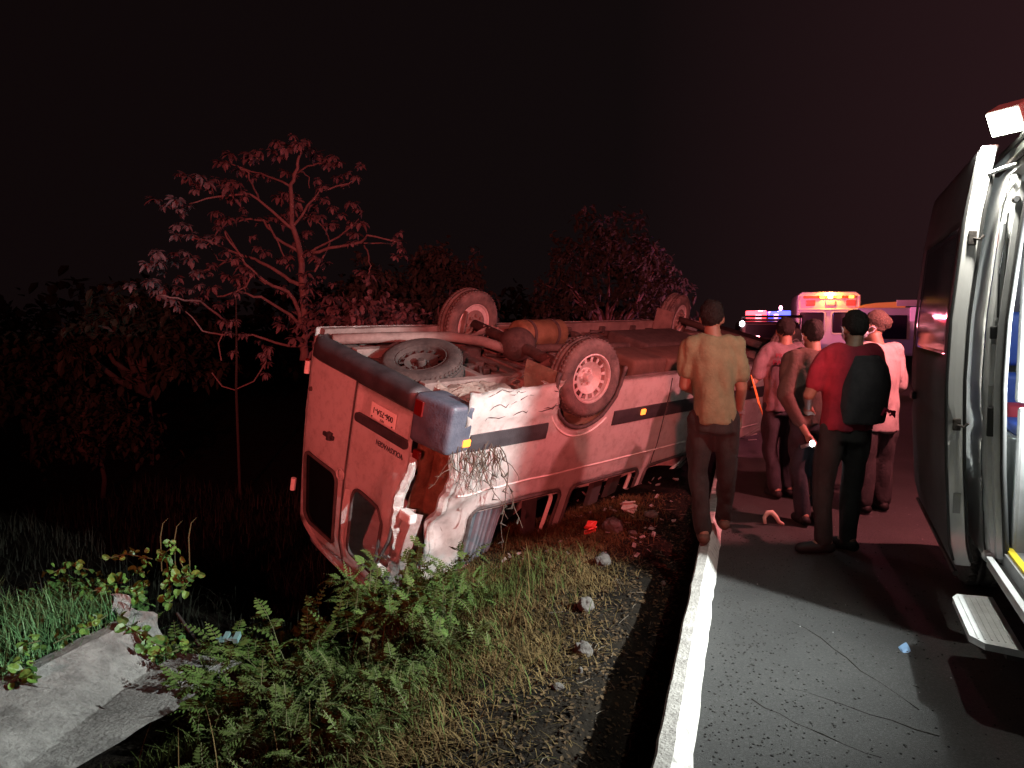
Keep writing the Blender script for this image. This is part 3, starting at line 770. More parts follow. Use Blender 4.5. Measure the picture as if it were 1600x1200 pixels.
def wheel(loc, rot, parent, drum=True, name='wheel'):
    w = mesh_obj(name, t_me, None, parent); w.name = name
    w.location = loc; w.rotation_euler = rot
    mesh_obj('rim', r_me, None, w); mesh_obj('hub', h_me, None, w)
    if drum: mesh_obj('brake_drum', d_me, None, w)
    return w
wheel((-.22, .92, .352), (R(-6), 0, R(9)), van)
wheel((.0, -.86, .352), (0, 0, R(180)), van)
wheel((4.1, .86, .352), (0, 0, 0), van)
wheel((4.1, -.86, .352), (0, 0, R(172)), van)
sp = wheel((-1.35, .04, .48), (R(-88), R(20), 0), van, False, 'spare_wheel')
sp.data = t_me.copy(); sp.data.materials[0] = spare_m
for c_ in sp.children:
    c_.data = c_.data.copy(); c_.data.materials[0] = spare_m

# ------------------------------------------------------------------ roots torn up with the van, hanging over its corner
def van_pt(x, y, z): return VAN_O + VAN_M @ Vector((x, y, z))
rng = random.Random(21)
rt = empty('root_tangle', 'tangle of thin dry roots dangling from the bumper corner over the white van side', 'roots', van_pt(-1.68, 1.02, .80))
def hang(start, n, step, wob, r0):
    pts = [Vector(start)]; d = Vector((rng.uniform(-.5, .6), rng.uniform(-.4, .1), -.9))
    for i in range(n):
        d = (d + Vector((rng.uniform(-wob, wob), rng.uniform(-wob, wob) * .6, rng.uniform(-wob, wob) - .18))).normalized()
        pts.append(pts[-1] + d * step)
    return pts
bm = bmesh.new(); bl = bmesh.new()
for k in range(46):
    s = van_pt(-1.72 + rng.uniform(-.10, .46) , 1.015 + rng.uniform(-.02, .05), .82 + rng.uniform(-.05, .08)) - rt.location
    pts = hang(s, rng.randint(4, 11), .035, .5, .004)
    tube(bm, pts, [lerp(.0042, .0016, i / (len(pts) - 1)) for i in range(len(pts))], 4)
    if rng.random() < .5:
        q = pts[-2]
        for j in range(3):
            t = [q, q + Vector((rng.uniform(-.05, .05), rng.uniform(-.04, .02), rng.uniform(-.05, .02)))]
            tube(bm, t, [.0022, .0008], 3)
for x0, n in ((-1.42, 16), (-1.30, 19), (-1.52, 13), (-1.36, 9)):
    pts = hang(van_pt(x0, 1.03, .82) - rt.location, n, .045, .35, .004)
    tube(bm, pts, [lerp(.005, .002, i / (len(pts) - 1)) for i in range(len(pts))], 4)
    for q in pts[2::3]:
        tube(bl, [q, q + Vector((rng.uniform(-.03, .03), -.01, rng.uniform(-.05, -.01))), q + Vector((rng.uniform(-.05, .05), -.015, -.05))], [.002, .009, .001], 4)
obj('roots', bm, rootm, rt)['kind'] = 'stuff'; obj('withered_leaves', bl, mat('withered_leaf', (0.04, 0.04, 0.03), 0.8), rt)['kind'] = 'stuff'

# ------------------------------------------------------------------ the near ambulance at the right (local: x rearward along its side, y outward to the kerb, z up)
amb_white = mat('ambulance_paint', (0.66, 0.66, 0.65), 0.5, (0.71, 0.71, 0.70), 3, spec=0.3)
door_skin_shaded = mat('door_paint_shaded', (0.17, 0.16, 0.165), 0.65, (0.21, 0.20, 0.205), 3, spec=0.2)  # outer door skin darker than the white body: its shade is put into the colour
jamb = mat('jamb_paint', (0.52, 0.53, 0.53), 0.4, (0.62, 0.63, 0.62), 9, 0.03, 30)
greyp = mat('grey_plastic', (0.20, 0.20, 0.20), 0.6, (0.28, 0.28, 0.28), 8)
sealm = mat('door_seal', (0.018, 0.018, 0.018), 0.7)
alu = mat('step_aluminium', (0.45, 0.46, 0.46), 0.45, (0.60, 0.61, 0.61), 12, 0.25, 120, metal=0.35)
yell = mat('yellow_edge', (0.75, 0.58, 0.03), 0.5)
amb = empty('ambulance', 'white ambulance van at the right edge with its side door slid open and step out', 'ambulance', (2.235, 3.5, 0), math.atan2(.925, .381))
RE = 2.1                                                    # rear end
def ay(z): return pl([(.3, -.05), (.5, 0), (.9, .03), (1.3, .045), (1.6, .04), (2.1, 0), (2.42, -.05), (2.5, -.10), (2.56, -.3)], z)
def aside(name, x0, x1, z0, z1, m, off=0.0, par=None, th=.02, step=.08, keep=None):
    return panel(name, lambda x, z: Vector((x, ay(z) + off - .014 * sm(1.02, 1.06, z) * sm(1.16, 1.12, z), z)), frange(x0, x1, step), frange(z0, z1, .04), keep, m, par or amb, th)
aside('rear_side', .20, RE, .42, 2.5, amb_white, 0)
aside('front_side', -3.4, -1.36, .42, 2.5, amb_white, 0)
panel('roof', lambda x, y: Vector((x, y, 2.5 + .09 * (1 - ((y + 1.0) / .9) ** 4))), frange(-3.2, RE - .05, .25), frange(-1.89, -.11, .12), None, amb_white, amb, .03)
panel('far_side', lambda x, z: Vector((x, -2.0 - ay(z), z)), frange(-3.4, RE, .2), frange(.42, 2.5, .1), lambda x, z: not (-.5 < x < .9 and 1.45 < z < 2.05), amb_white, amb, .02)
bm = bmesh.new(); box(bm, -.5, .9, -1.975, -1.96, 1.45, 2.05); obj('far_window', bm, glassd, amb)
bm = bmesh.new(); box(bm, -2.0, RE, -1.9, -.06, .44, .515); obj('floor', bm, greyp, amb)
lining = mat('lining_white', (0.42, 0.43, 0.43), 0.6)
bm = bmesh.new(); box(bm, -1.9, RE - .1, -1.7, -.2, 2.40, 2.43); obj('ceiling_lining', bm, lining, amb)
bm = bmesh.new(); box(bm, -4.9, -3.42, -1.9, -.1, .42, 1.25, .12); obj('cab', bm, amb_white, amb)
bm = bmesh.new(); box(bm, -3.42, -3.39, -1.9, -.1, 1.26, 2.45); obj('cab_bulkhead', bm, amb_white, amb)
# rear end seen from inside
for a_ in ((-1.9, -.04, .45, 1.40), (-1.9, -.04, 2.10, 2.5), (-.20, -.04, 1.41, 2.09), (-1.1, -.95, 1.41, 2.09)):
    bm = bmesh.new(); box(bm, RE - .05, RE, *a_); obj('rear_wall', bm, lining, amb)
bm = bmesh.new(); box(bm, RE - .035, RE - .02, -1.9, -.20, 1.40, 2.10); obj('rear_window', bm, mat('tinted_glass', (0.06, 0.045, 0.10), 0.3), amb)
# door opening frame
bm = bmesh.new(); rr = []
for z in frange(.48, 2.36, .06):
    y = ay(z)
    rr.append([(.19, y - .004, z), (.135, y - .006, z), (.115, y - .014, z), (.112, y - .030, z), (.085, y - .034, z), (.080, y - .055, z), (.080, y - .085, z), (.15, y - .095, z)])
rings(bm, rr, False, False); obj('door_pillar', bm, jamb, amb)
bm = bmesh.new(); tube(bm, [(.068, ay(z) - .070, z) for z in frange(.5, 2.24, .08)], .013, 8); obj('door_seal', bm, sealm, amb, True)
bm = bmesh.new(); box(bm, .10, .16, -.30, -.10, .5, 1.2, .015); box(bm, .12, .19, -.26, -.09, 1.22, 2.4, .02); obj('pillar_trim', bm, greyp, amb)
bm = bmesh.new(); box(bm, .095, .118, .0, .032, 1.30, 1.50, .010); obj('pillar_cover', bm, jamb, amb)
bm = bmesh.new(); box(bm, .095, .118, -.012, .018, 1.60, 2.06, .008); obj('pillar_cover', bm, jamb, amb)
bm = bmesh.new(); box(bm, .090, .116, .008, .036, 1.52, 1.58, .006); obj('pillar_catch', bm, sealm, amb)
bm = bmesh.new(); box(bm, .090, .116, .0, .03, 1.06, 1.2, .006); obj('pillar_catch', bm, sealm, amb)
bm = bmesh.new(); lathe(bm, [(0, -.03), (.012, -.03), (.017, -.02), (.017, .0)], 16, 'X', (.10, ay(2.16) - .028, 2.16)); obj('door_buffer', bm, rubber, amb)
bm = bmesh.new(); tube(bm, [(.095, ay(2.0) - .02, 2.10), (.09, .0, 1.95), (.092, .012, 1.84), (.09, .01, 1.62)], .004, 6); obj('pillar_wiring', bm, sealm, amb)
# lintel, gutter rail and door track
bm = bmesh.new(); rr = []
for x in frange(-1.36, .20, .1):
    rr.append([(x, ay(2.27) - .03, 2.27), (x, ay(2.27) - .004, 2.29), (x, ay(2.4), 2.4), (x, ay(2.46), 2.46), (x, -.16, 2.5), (x, -.16, 2.44), (x, -.14, 2.27)])
rings(bm, rr); obj('lintel', bm, amb_white, amb)
bm = bmesh.new(); tube(bm, [(x, ay(2.44) + .012, 2.44) for x in frange(-1.36, RE, .15)], .012, 8); obj('gutter_rail', bm, greyp, amb, True)
bm = bmesh.new(); tube(bm, [(x, ay(2.34) + .010, 2.34) for x in frange(-1.36, .5, .15)], .015, 6); obj('door_track', bm, chdark, amb, True)
bm = bmesh.new(); tube(bm, [(.02, -.05, 2.31), (.10, .0, 2.31), (.18, .05, 2.30), (.26, .08, 2.29)], .010, 8); obj('door_arm', bm, jamb, amb, True)
# sill, yellow edge, outer step
bm = bmesh.new(); box(bm, -1.36, .10, -.03, .004, .435, .475, .008); obj('sill_rail', bm, alu, amb)
bm = bmesh.new(); box(bm, -1.36, .09, -.018, .008, .477, .487, .004); obj('sill_lip', bm, alu, amb)
bm = bmesh.new(); box(bm, -1.36, .11, -.07, -.032, .40, .455); obj('sill_recess', bm, sealm, amb)
bm = bmesh.new(); box(bm, -1.36, .12, -.105, -.072, .505, .530, .005); obj('floor_edging', bm, yell, amb)
bm = bmesh.new(); lathe(bm, [(0, -.02), (.022, -.02), (.028, -.01), (.028, .02), (0, .02)], 16, 'X', (.13, -.01, .475)); obj('sill_roller', bm, alu, amb)
bm = bmesh.new()
prism(bm, [(-.60, -.02), (-.57, .11), (-.50, .155), (-.02, .155), (.035, .13), (.05, -.02)], 'Z', .275, .303)
obj('step_plate', bm, alu, amb)
for k in range(6):
    bm = bmesh.new(); box(bm, -.53, 0, .005 + .024 * k, .010 + .024 * k, .3035, .306); obj('step_tread', bm, alu, amb)
for x in (-.55, -.03):
    bm = bmesh.new(); box(bm, x, x + .05, -.3, .03, .24, .274); obj('step_bracket', bm, chdark, amb)
# sliding door, slid back along the rear side
D0, D1, DO = .20, 1.95, .145
door = aside('sliding_door', D0, D1, .36, 2.43, door_skin_shaded, DO, None, .02, .06, lambda x, z: not (D0 + .16 < x < D1 - .2 and 1.42 < z < 2.07))
panel('door_glass', lambda x, z: Vector((x, ay(z) + DO - .005, z)), frange(D0 + .12, D1 - .16, .1), frange(1.40, 2.09, .06), None, glassd, door, .006)
bm = bmesh.new(); rr = []
for z in frange(.40, 2.43, .04):
    y = ay(z) + DO; wob = .022 * sm(1.20, 1.12, z) * sm(.98, 1.06, z)
    rr.append([(D0 + .005, y + .002, z), (D0 - .006, y - .005 - wob, z), (D0 - .008, y - .03 - wob * .3, z), (D0 - .006, y - .064 , z), (D0 + .02, y - .072, z), (D0 + .1, y - .072, z)])
rings(bm, rr, False, False); obj('door_edge', bm, amb_white, door)
bm = bmesh.new(); tube(bm, [(D0 - .002, ay(z) + DO + .004, z) for z in frange(.42, 2.40, .08)], .007, 6); obj('door_rubber', bm, sealm, door)
bm = bmesh.new(); tube(bm, [(D0 + .004, ay(z) + DO - .076, z) for z in frange(.42, 2.30, .08)], .008, 6); obj('door_rubber', bm, sealm, door)
for z, h in ((2.0, .035), (1.10, .03)):
    bm = bmesh.new(); y = ay(z) + DO; box(bm, D0 - .022, D0 - .006, y - .058, y - .022, z - h, z + h, .006); tube(bm, [(D0 - .015, y - .04, z), (D0 - .03, y - .07, z - .01), (D0 - .03, y - .085, z + .01)], .007, 6)
    obj('door_latch', bm, chdark, door)
bm = bmesh.new(); box(bm, D0 - .0115, D0 - .0085, ay(.7) + DO - .05, ay(.7) + DO - .018, .66, .76); obj('door_label', bm, greyp, door)
bm = bmesh.new(); box(bm, D1 - .25, D1 - .1, DO + .03, DO + .06, 1.08, 1.13, .01); obj('door_handle', bm, blackp, door)
bm = bmesh.new(); tube(bm, [(x, DO - .03, .355) for x in frange(D0, D1, .2)], .014, 6); obj('door_bottom_rail', bm, chdark, door)
def aw(x0, m):
    w = mesh_obj('wheel', t_me, None, amb); w.location = (x0, -.16, .345); mesh_obj('rim', r_me, None, w)
aw(1.3, 0); aw(-3.9, 0)
bm = bmesh.new(); box(bm, -.06, .06, -.05, .05, -.06, .06, .01)
wl_ = obj('work_lamp', bm, greyp, amb); wl_.location = amb.matrix_basis.inverted() @ Vector((2.89, 2.92, 1.73))
# roof flood lamp
bm = bmesh.new(); box(bm, -.08, .08, -.05, .05, -.062, .062, .012); tube(bm, [(0, -.03, -.05), (0, -.06, -.14)], .012, 6)
fl = obj('flood_light', bm, greyp, amb); fd_ = Vector((-.62, .62, -.48)).normalized(); fl.location = Vector((.06, .03, 2.50)) - fd_ * .06; fl.rotation_euler = fd_.to_track_quat('Y', 'Z').to_euler()
bm = bmesh.new(); box(bm, -.072, .072, .051, .058, -.054, .054, .003)
obj('lamp_face', bm, mat('lamp_glass_lit', (0.9, 0.9, 0.9), 0.3, emit=(0.93, 1.0, 0.80), estr=30), fl)
# inside fittings
bm = bmesh.new(); box(bm, .17, 1.0, -.62, -.115, .516, 1.03, .012); cab = obj('cabinet', bm, mat('cabinet_white', (0.36, 0.40, 0.39), 0.5), amb)
bm = bmesh.new(); box(bm, 1.25, 1.35, -.62, -.19, 1.34, 1.66, .04, None, 3); blue = mat('blue_vinyl', (0.035, 0.085, 0.42), 0.45, (0.05, 0.11, 0.5), 6); obj('headrest', bm, blue, amb, True)
bm = bmesh.new(); box(bm, 1.22, 1.36, -.6, -.19, .9, 1.30, .04); obj('seat_back', bm, blue, amb, True)
bm = bmesh.new(); box(bm, 1.7, RE - .07, -1.7, -.10, 1.33, 1.42, .02); obj('rear_shelf', bm, lining, amb)
bm = bmesh.new(); box(bm, RE - .066, RE - .055, -.95, -.30, 2.11, 2.42); notice = obj('notice_board', bm, platem, amb)
rng = random.Random(9)
for k in range(26):
    y = rng.uniform(-.9, -.36); z = rng.uniform(2.14, 2.38)
    bm = bmesh.new(); box(bm, RE - .070, RE - .0665, y, y + rng.uniform(.02, .07), z, z + rng.uniform(.006, .02)); obj('notice_print', bm, inkm, notice)
def on_amb(o, label, cat):
    o.matrix_world = amb.matrix_basis.copy(); return tag(o, label, cat)
bm = bmesh.new(); box(bm, .55, 1.7, -.75, -.22, .86, 1.0, .05, None, 3)
st = on_amb(obj('stretcher_mattress', bm, blue, None, True), 'blue padded stretcher mattress lying inside the open ambulance', 'stretcher')
bm = bmesh.new(); box(bm, .55, 1.7, -.75, -.24, .80, .857, .01)
obj('stretcher_frame', bm, alu, st)
for x in (1.1, 1.6):
    for y in (-.7, -.28):
        bm = bmesh.new(); tube(bm, [(x, y, .52), (x, y, .80)], .016, 8); obj('leg', bm, alu, st)
bm = bmesh.new(); box(bm, .95, 1.2, -.60, -.21, 1.005, 1.13, .03, None, 3)
on_amb(obj('red_pouch', bm, mat('red_fabric', (0.55, 0.05, 0.09), 0.7), None, True), 'red soft pouch lying on the blue stretcher inside the ambulance', 'bag')
bm = bmesh.new(); box(bm, 1.3, 1.68, -.70, -.21, 1.003, 1.24, .07, None, 3)
on_amb(obj('folded_blanket', bm, mat('grey_blanket', (0.10, 0.11, 0.14), 0.9, (0.17, 0.18, 0.21), 9), None, True), 'dark grey folded blanket at the head end of the blue stretcher', 'blanket')
bm = bmesh.new(); box(bm, .3, .75, -.58, -.14, 1.032, 1.09, .02)
on_amb(obj('seat_cushion', bm, blue, None, True), 'blue flat cushion on the white cabinet inside the ambulance', 'cushion')

# ------------------------------------------------------------------ far vehicles on the road
far_white = mat('far_white_paint', (0.70, 0.68, 0.70), 0.4, (0.75, 0.74, 0.75), 2)
em_orange = mat('orange_beacon_lit', (0.8, 0.3, 0.02), 0.3, emit=(1.0, 0.30, 0.02), estr=14)
em_hot = mat('yellow_beacon_lit', (0.9, 0.7, 0.3), 0.3, emit=(1.0, 0.62, 0.18), estr=24)
em_red = mat('red_beacon_lit', (0.8, 0.05, 0.05), 0.3, emit=(1.0, 0.05, 0.07), estr=7)
em_redhot = mat('red_beacon_bright', (0.9, 0.3, 0.35), 0.3, emit=(1.0, 0.30, 0.38), estr=9)
em_blue = mat('blue_beacon_lit', (0.05, 0.08, 0.8), 0.3, emit=(0.10, 0.12, 1.0), estr=3)
em_white = mat('white_lamp_lit', (0.9, 0.9, 0.9), 0.3, emit=(0.95, 0.95, 1.0), estr=9)
red_lamp = mat('red_tail_lens', (0.55, 0.06, 0.05), 0.3, emit=(1.0, 0.10, 0.08), estr=.35)
mauve = mat('clear_tail_lens', (0.5, 0.42, 0.5), 0.3)
dk = mat('far_window_glass', (0.03, 0.02, 0.035), 0.1)
def far_ambulance(loc, rz, label):
    a = empty('ambulance', label, 'ambulance', loc, rz)       # local: rear face at y = 0, x across, forward +y
    bm = bmesh.new()
    rings(bm, [[(x * w, y, z0) for x, z0 in ((-.98, .45), (-1.0, 1.3), (-.96, 2.0), (.96, 2.0), (1.0, 1.3), (.98, .45))] for y, w in ((0.0, .97), (.1, 1.0), (4.6, 1.0), (5.4, .9))])
    obj('body', bm, far_white, a)
    bm = bmesh.new()
    prof = [(-.96, 2.0), (-.97, 2.25), (-.93, 2.47), (-.84, 2.55), (0, 2.60), (.84, 2.55), (.93, 2.47), (.97, 2.25), (.96, 2.0)]
    rings(bm, [[(x * s, y, 2.0 + (z - 2.0) * q) for x, z in prof] for y, s, q in ((-.02, .97, .97), (.05, 1.0, 1.0), (3.6, 1.0, 1.0), (4.6, .92, .55))])
    obj('high_roof', bm, far_white, a)
    bm = bmesh.new(); tube(bm, [(-.9, -.03, 2.03), (-.91, -.03, 2.45), (-.8, -.03, 2.53), (.8, -.03, 2.53), (.91, -.03, 2.45), (.9, -.03, 2.03)], .04, 8); tube(bm, [(-.92, -.03, 2.0), (.92, -.03, 2.0)], .04, 8); obj('roof_rim', bm, far_white, a)
    bm = bmesh.new(); box(bm, -.78, .80, -.10, -.03, 2.36, 2.44, .02); lb = obj('light_bar', bm, amber_m, a)
    for k, x in enumerate((-.6, -.42, -.2, 0.04, .3, .52, .66)):
        bm = bmesh.new(); box(bm, x - .075, x + .075, -.125, -.101, 2.365, 2.435, .01); obj('lamp', bm, em_hot if k == 3 else (em_orange if k in (2, 4, 6) else amber_m), lb)
    for x, m in ((-.55, red_lamp), (.06, mauve), (.66, red_lamp)):
        bm = bmesh.new(); box(bm, x - .145, x + .145, -.07, -.02, 2.12, 2.30, .03); obj('tail_lamp', bm, m, a)
    for sx_ in (-1, 1):
        bm = bmesh.new(); box(bm, sx_ * .50 - .36, sx_ * .50 + .36, -.035, -.008, 1.25, 1.90, .02); w = obj('rear_window', bm, dk, a)
        bm = bmesh.new(); pts = [(sx_ * .50 + px_, -.03, pz_) for px_, pz_ in rr_pts(-.40, .40, 1.21, 1.94, .10)]; tube(bm, pts + pts[:2], .03, 6, False); obj('window_frame', bm, far_white, w)
    bm = bmesh.new(); box(bm, -.98, .98, -.12, .0, .42, .62, .03); obj('bumper', bm, blackp, a)
    for x in (-.9, .9):
        w = mesh_obj('wheel', t_me, None, a); w.location = (x, 1.0, .345); w.rotation_euler = (0, 0, R(90)); mesh_obj('rim', r_me, None, w)
        w = mesh_obj('wheel', t_me, None, a); w.location = (x, 4.5, .345); w.rotation_euler = (0, 0, R(90)); mesh_obj('rim', r_me, None, w)
    return a
far_ambulance((10.25, 25.0, 0), R(-17), 'distant white ambulance seen from behind with an orange light bar glowing on its tall roof')
lamp('orange_bar_lamp', 'POINT', (10.22, 24.8, 2.47), 60, (1.0, 0.35, 0.05), .03)
# police pick-up
pk = empty('police_pickup', 'dark patrol pickup in the distance with red and blue roof beacons lit', 'pickup truck', (6.9, 20.0, 0), R(-12))
bm = bmesh.new(); box(bm, -.95, .95, 0, 5.0, .55, 1.05, .08); box(bm, -.82, .82, 1.7, 3.5, 1.05, 1.62, .16, None, 3)
pm = mat('patrol_paint', (0.09, 0.05, 0.07), 0.35); obj('body', bm, pm, pk)
bm = bmesh.new(); box(bm, -.66, .66, 1.675, 1.71, 1.16, 1.52, .02); obj('rear_window', bm, dk, pk)
bm = bmesh.new(); box(bm, -.80, .80, -.03, .0, .62, 1.0, .01); obj('tailgate', bm, pm, pk)
bm = bmesh.new(); tube(bm, [(-.8, 1.4, 1.05), (-.8, 1.4, 1.75), (.8, 1.4, 1.75), (.8, 1.4, 1.05)], .04, 8); obj('roll_bar', bm, blackp, pk)
bm = bmesh.new(); box(bm, -.62, .62, 2.1, 2.45, 1.63, 1.70, .02); lbm = obj('light_bar', bm, blackp, pk)
for x0, x1, z1, m in ((-.60, -.05, 1.92, em_red), (-.38, -.18, 1.80, em_redhot), (.02, .26, 1.90, em_blue), (.14, .26, 1.82, em_redhot), (.28, .60, 1.92, em_blue)):
    bm = bmesh.new(); box(bm, x0, x1, 2.05 if m in (em_red, em_blue) else 2.0, 2.5, 1.705, z1, .03); obj('beacon', bm, m, lbm)
bm = bmesh.new(); ball(bm, (.34, 2.2, 2.0), .05, .05, .07); tube(bm, [(.34, 2.2, 1.9), (.34, 2.2, 2.0)], .015, 6); obj('mast_lamp', bm, em_redhot, lbm)
bm = bmesh.new(); ball(bm, (-.78, 1.35, 1.55), .075, .06, .085); obj('work_lamp', bm, em_white, pk)
for x in (-.86, .86):
    bm = bmesh.new(); box(bm, x - .09, x + .09, -.05, .02, .72, 1.0, .02); obj('tail_lamp', bm, em_red, pk)
    for y in (.9, 4.1):
        w = mesh_obj('wheel', t_me, None, pk); w.location = (x, y, .345); w.rotation_euler = (0, 0, R(90)); mesh_obj('rim', r_me, None, w)
for x in (-.84, -.62, -.5):
    bm = bmesh.new(); box(bm, x - .055, x + .055, -.06, -.03, 1.08, 1.24, .02); obj('stop_lamp', bm, em_redhot, pk)
lamp('red_roof_lamp', 'POINT', (7.15, 22.2, 2.02), 460, (1.0, 0.20, 0.30), .03)
lamp('blue_roof_lamp', 'POINT', (7.75, 22.3, 2.02), 55, (0.4, 0.2, 1.0), .03)
# white box truck further right
tr = empty('rescue_truck', 'white boxy rescue truck half hidden behind the standing people at the right', 'truck', (11.2, 22.6, 0), R(-17))
bm = bmesh.new(); box(bm, -1.0, 1.2, 0, 3.6, .6, 2.02, .08); obj('body', bm, far_white, tr)
bm = bmesh.new(); box(bm, -.9, 1.1, 3.6, 5.1, .6, 1.75, .15); obj('cab', bm, far_white, tr)
bm = bmesh.new(); rings(bm, [[(x, y, z) for x, z in ((-.9, 2.02), (-.5, 2.16), (.3, 2.2), (.3, 2.02))] for y in (0.05, 2.5)]); obj('roof_dome', bm, mat('orange_glow_roof', (0.62, 0.25, 0.10), 0.5, emit=(1.0, .25, .05), estr=.25), tr)  # orange light on the roof put into its colour and a faint glow
bm = bmesh.new(); box(bm, .05, 1.02, -.05, .0, 2.06, 2.24, .01); sg = obj('roof_sign', bm, far_white, tr)
bm = bmesh.new(); box(bm, .42, 1.0, -.05, .02, 1.62, 2.03, .02); obj('glow_panel', bm, mat('pink_panel_glow', (0.6, 0.2, 0.4), 0.5, emit=(1.0, 0.25, 0.5), estr=.55), tr)  # body panel given a pink glow of its own
bm = bmesh.new(); box(bm, -.3, .35, -.04, -.0, 1.1, 1.8, .02); obj('rear_window', bm, dk, tr)
bm = bmesh.new(); box(bm, .6, 1.0, -.05, -.01, 1.45, 1.55, .02); obj('tail_lamp', bm, em_redhot, tr)
for x in (-.85, 1.05):
    for y in (.9, 4.2):
        w = mesh_obj('wheel', t_me, None, tr); w.location = (x, y, .345); w.rotation_euler = (0, 0, R(90)); mesh_obj('rim', r_me, None, w)
bm = bmesh.new(); lathe(bm, [(0, .12), (.06, .11), (.075, .07), (.08, 0), (.09, 0), (.09, -.03), (0, -.03)], 20, 'Z', (2.20, -.36, 2.30)); obj('rear_beacon', bm, redlens, amb, True)
lamp('rear_beacon_lamp', 'POINT', amb.matrix_basis @ Vector((2.24, -.33, 2.25)), 560, (1.0, 0.24, 0.25), .03)

# ------------------------------------------------------------------ people
skin_m = mat('skin', (0.16, 0.09, 0.06), 0.6, (0.21, 0.12, 0.08), 20)
hair_m = mat('hair', (0.006, 0.005, 0.005), 0.75, (0.016, 0.014, 0.013), 60, 0.8, 120, spec=0.2)
khaki = mat('khaki_shirt', (0.115, 0.125, 0.07), 0.95, (0.16, 0.165, 0.095), 14, 0.3, 60)
dktrou = mat('dark_trousers', (0.009, 0.0085, 0.0085), 0.95, (0.02, 0.019, 0.018), 8, 0.3, 50)
navytrou = mat('navy_trousers', (0.009, 0.010, 0.014), 0.95, (0.02, 0.021, 0.028), 8, 0.3, 50)
jeans = mat('charcoal_trousers', (0.011, 0.010, 0.011), 0.95, (0.022, 0.020, 0.021), 8, 0.3, 50)
whitesh = mat('white_shirt', (0.10, 0.07, 0.078), 0.95, (0.14, 0.10, 0.112), 10, 0.25, 40)
brownsh = mat('brown_jacket', (0.035, 0.021, 0.017), 0.95, (0.06, 0.038, 0.028), 10, 0.3, 40)
redsh = mat('red_shirt', (0.15, 0.008, 0.02), 0.95, (0.22, 0.013, 0.03), 10, 0.25, 40)
blackv = mat('black_vest', (0.016, 0.015, 0.018), 0.85, (0.035, 0.032, 0.036), 10, 0.3, 50)
coatm = mat('white_coat', (0.20, 0.175, 0.168), 0.95, (0.26, 0.235, 0.225), 8, 0.25, 30)
hairnet = mat('light_brown_hair', (0.025, 0.016, 0.012), 0.85, (0.06, 0.04, 0.028), 70, 0.7, 90)
shoem = mat('black_shoe', (0.008, 0.007, 0.007), 0.65, spec=0.25)
brownshoe = mat('brown_shoe', (0.05, 0.028, 0.018), 0.75, (0.08, 0.045, 0.03), 20)
maskm = mat('face_mask', (0.55, 0.62, 0.72), 0.8)
def merged(name, bm, m, parent, vox, smooth=6, fold=0.0, fs=9.0):
    o = obj(name, bm, m, parent)
    baked(o, [('REMESH', dict(mode='VOXEL', voxel_size=vox)), ('SMOOTH', dict(factor=.5, iterations=smooth))])
    if fold:
        for v in o.data.vertices:
            c = v.co
            k = abs(noise.noise(Vector((c.x * fs, c.y * fs, c.z * fs * .45 + 5)))) * 2 - .5
            v.co = c + v.normal * (k * fold)
    for p in o.data.polygons: p.use_smooth = True
    return o
def limb(bm, pts, rad, ry=None, n=14):
    """smooth tapered limb through joints"""
    P = [Vector(p) for p in pts]; Q = []; rr = []; r2 = []
    if ry is None: ry = rad
    for i in range(len(P) - 1):
        for k in range(4):
            t = k / 4; Q.append(P[i].lerp(P[i + 1], t)); rr.append(lerp(rad[i], rad[i + 1], t)); r2.append(lerp(ry[i], ry[i + 1], t))
    Q.append(P[-1]); rr.append(rad[-1]); r2.append(ry[-1])
    tube(bm, Q, rr, n, True, r2)
    for p, r in zip(P, rad): ball(bm, p, r * .98, r * .98, r * .98)
def torso(bm, secs):
    """secs: (centre x,y,z, half width, half depth)"""
    rs = []
    for c in secs:
        x, y, z, a, b = c
        ring = []
        for k in range(24):
            t = 2 * math.pi * k / 24; ct, st_ = math.cos(t), math.sin(t)
            ring.append((x + a * math.copysign(abs(ct) ** .82, ct), y + b * math.copysign(abs(st_) ** .82, st_), z))
        rs.append(ring)
    rings(bm, rs)
def hand(bm, wrist, elbow, s=1.0, curl=.5):
    w = Vector(wrist); d = (w - Vector(elbow)).normalized(); side = d.orthogonal().normalized()
    side = Vector((0, 1, 0)) - d * d.y
    side = side.normalized() if side.length > .1 else d.orthogonal().normalized()
    up = d.cross(side).normalized()
    pc = w + d * .05 * s
    limb(bm, [w, pc, w + d * .095 * s], [.024 * s, .036 * s, .040 * s], [.02 * s, .018 * s, .018 * s], 10)
    for k, L in enumerate((.060, .072, .068, .052)):
        b = w + d * .09 * s + side * ((k - 1.5) * .021 * s)
        m = b + d * L * .55 * s + up * .012 * curl * s; t = m + d * L * .45 * s * (1 - .5 * curl) + up * .03 * curl * s
        tube(bm, [b, m, t], [.0105 * s, .010 * s, .008 * s], 7)
    tube(bm, [w + d * .03 * s - side * .03 * s, w + d * .065 * s - side * .055 * s, w + d * .10 * s - side * .052 * s], [.013 * s, .012 * s, .009 * s], 7)
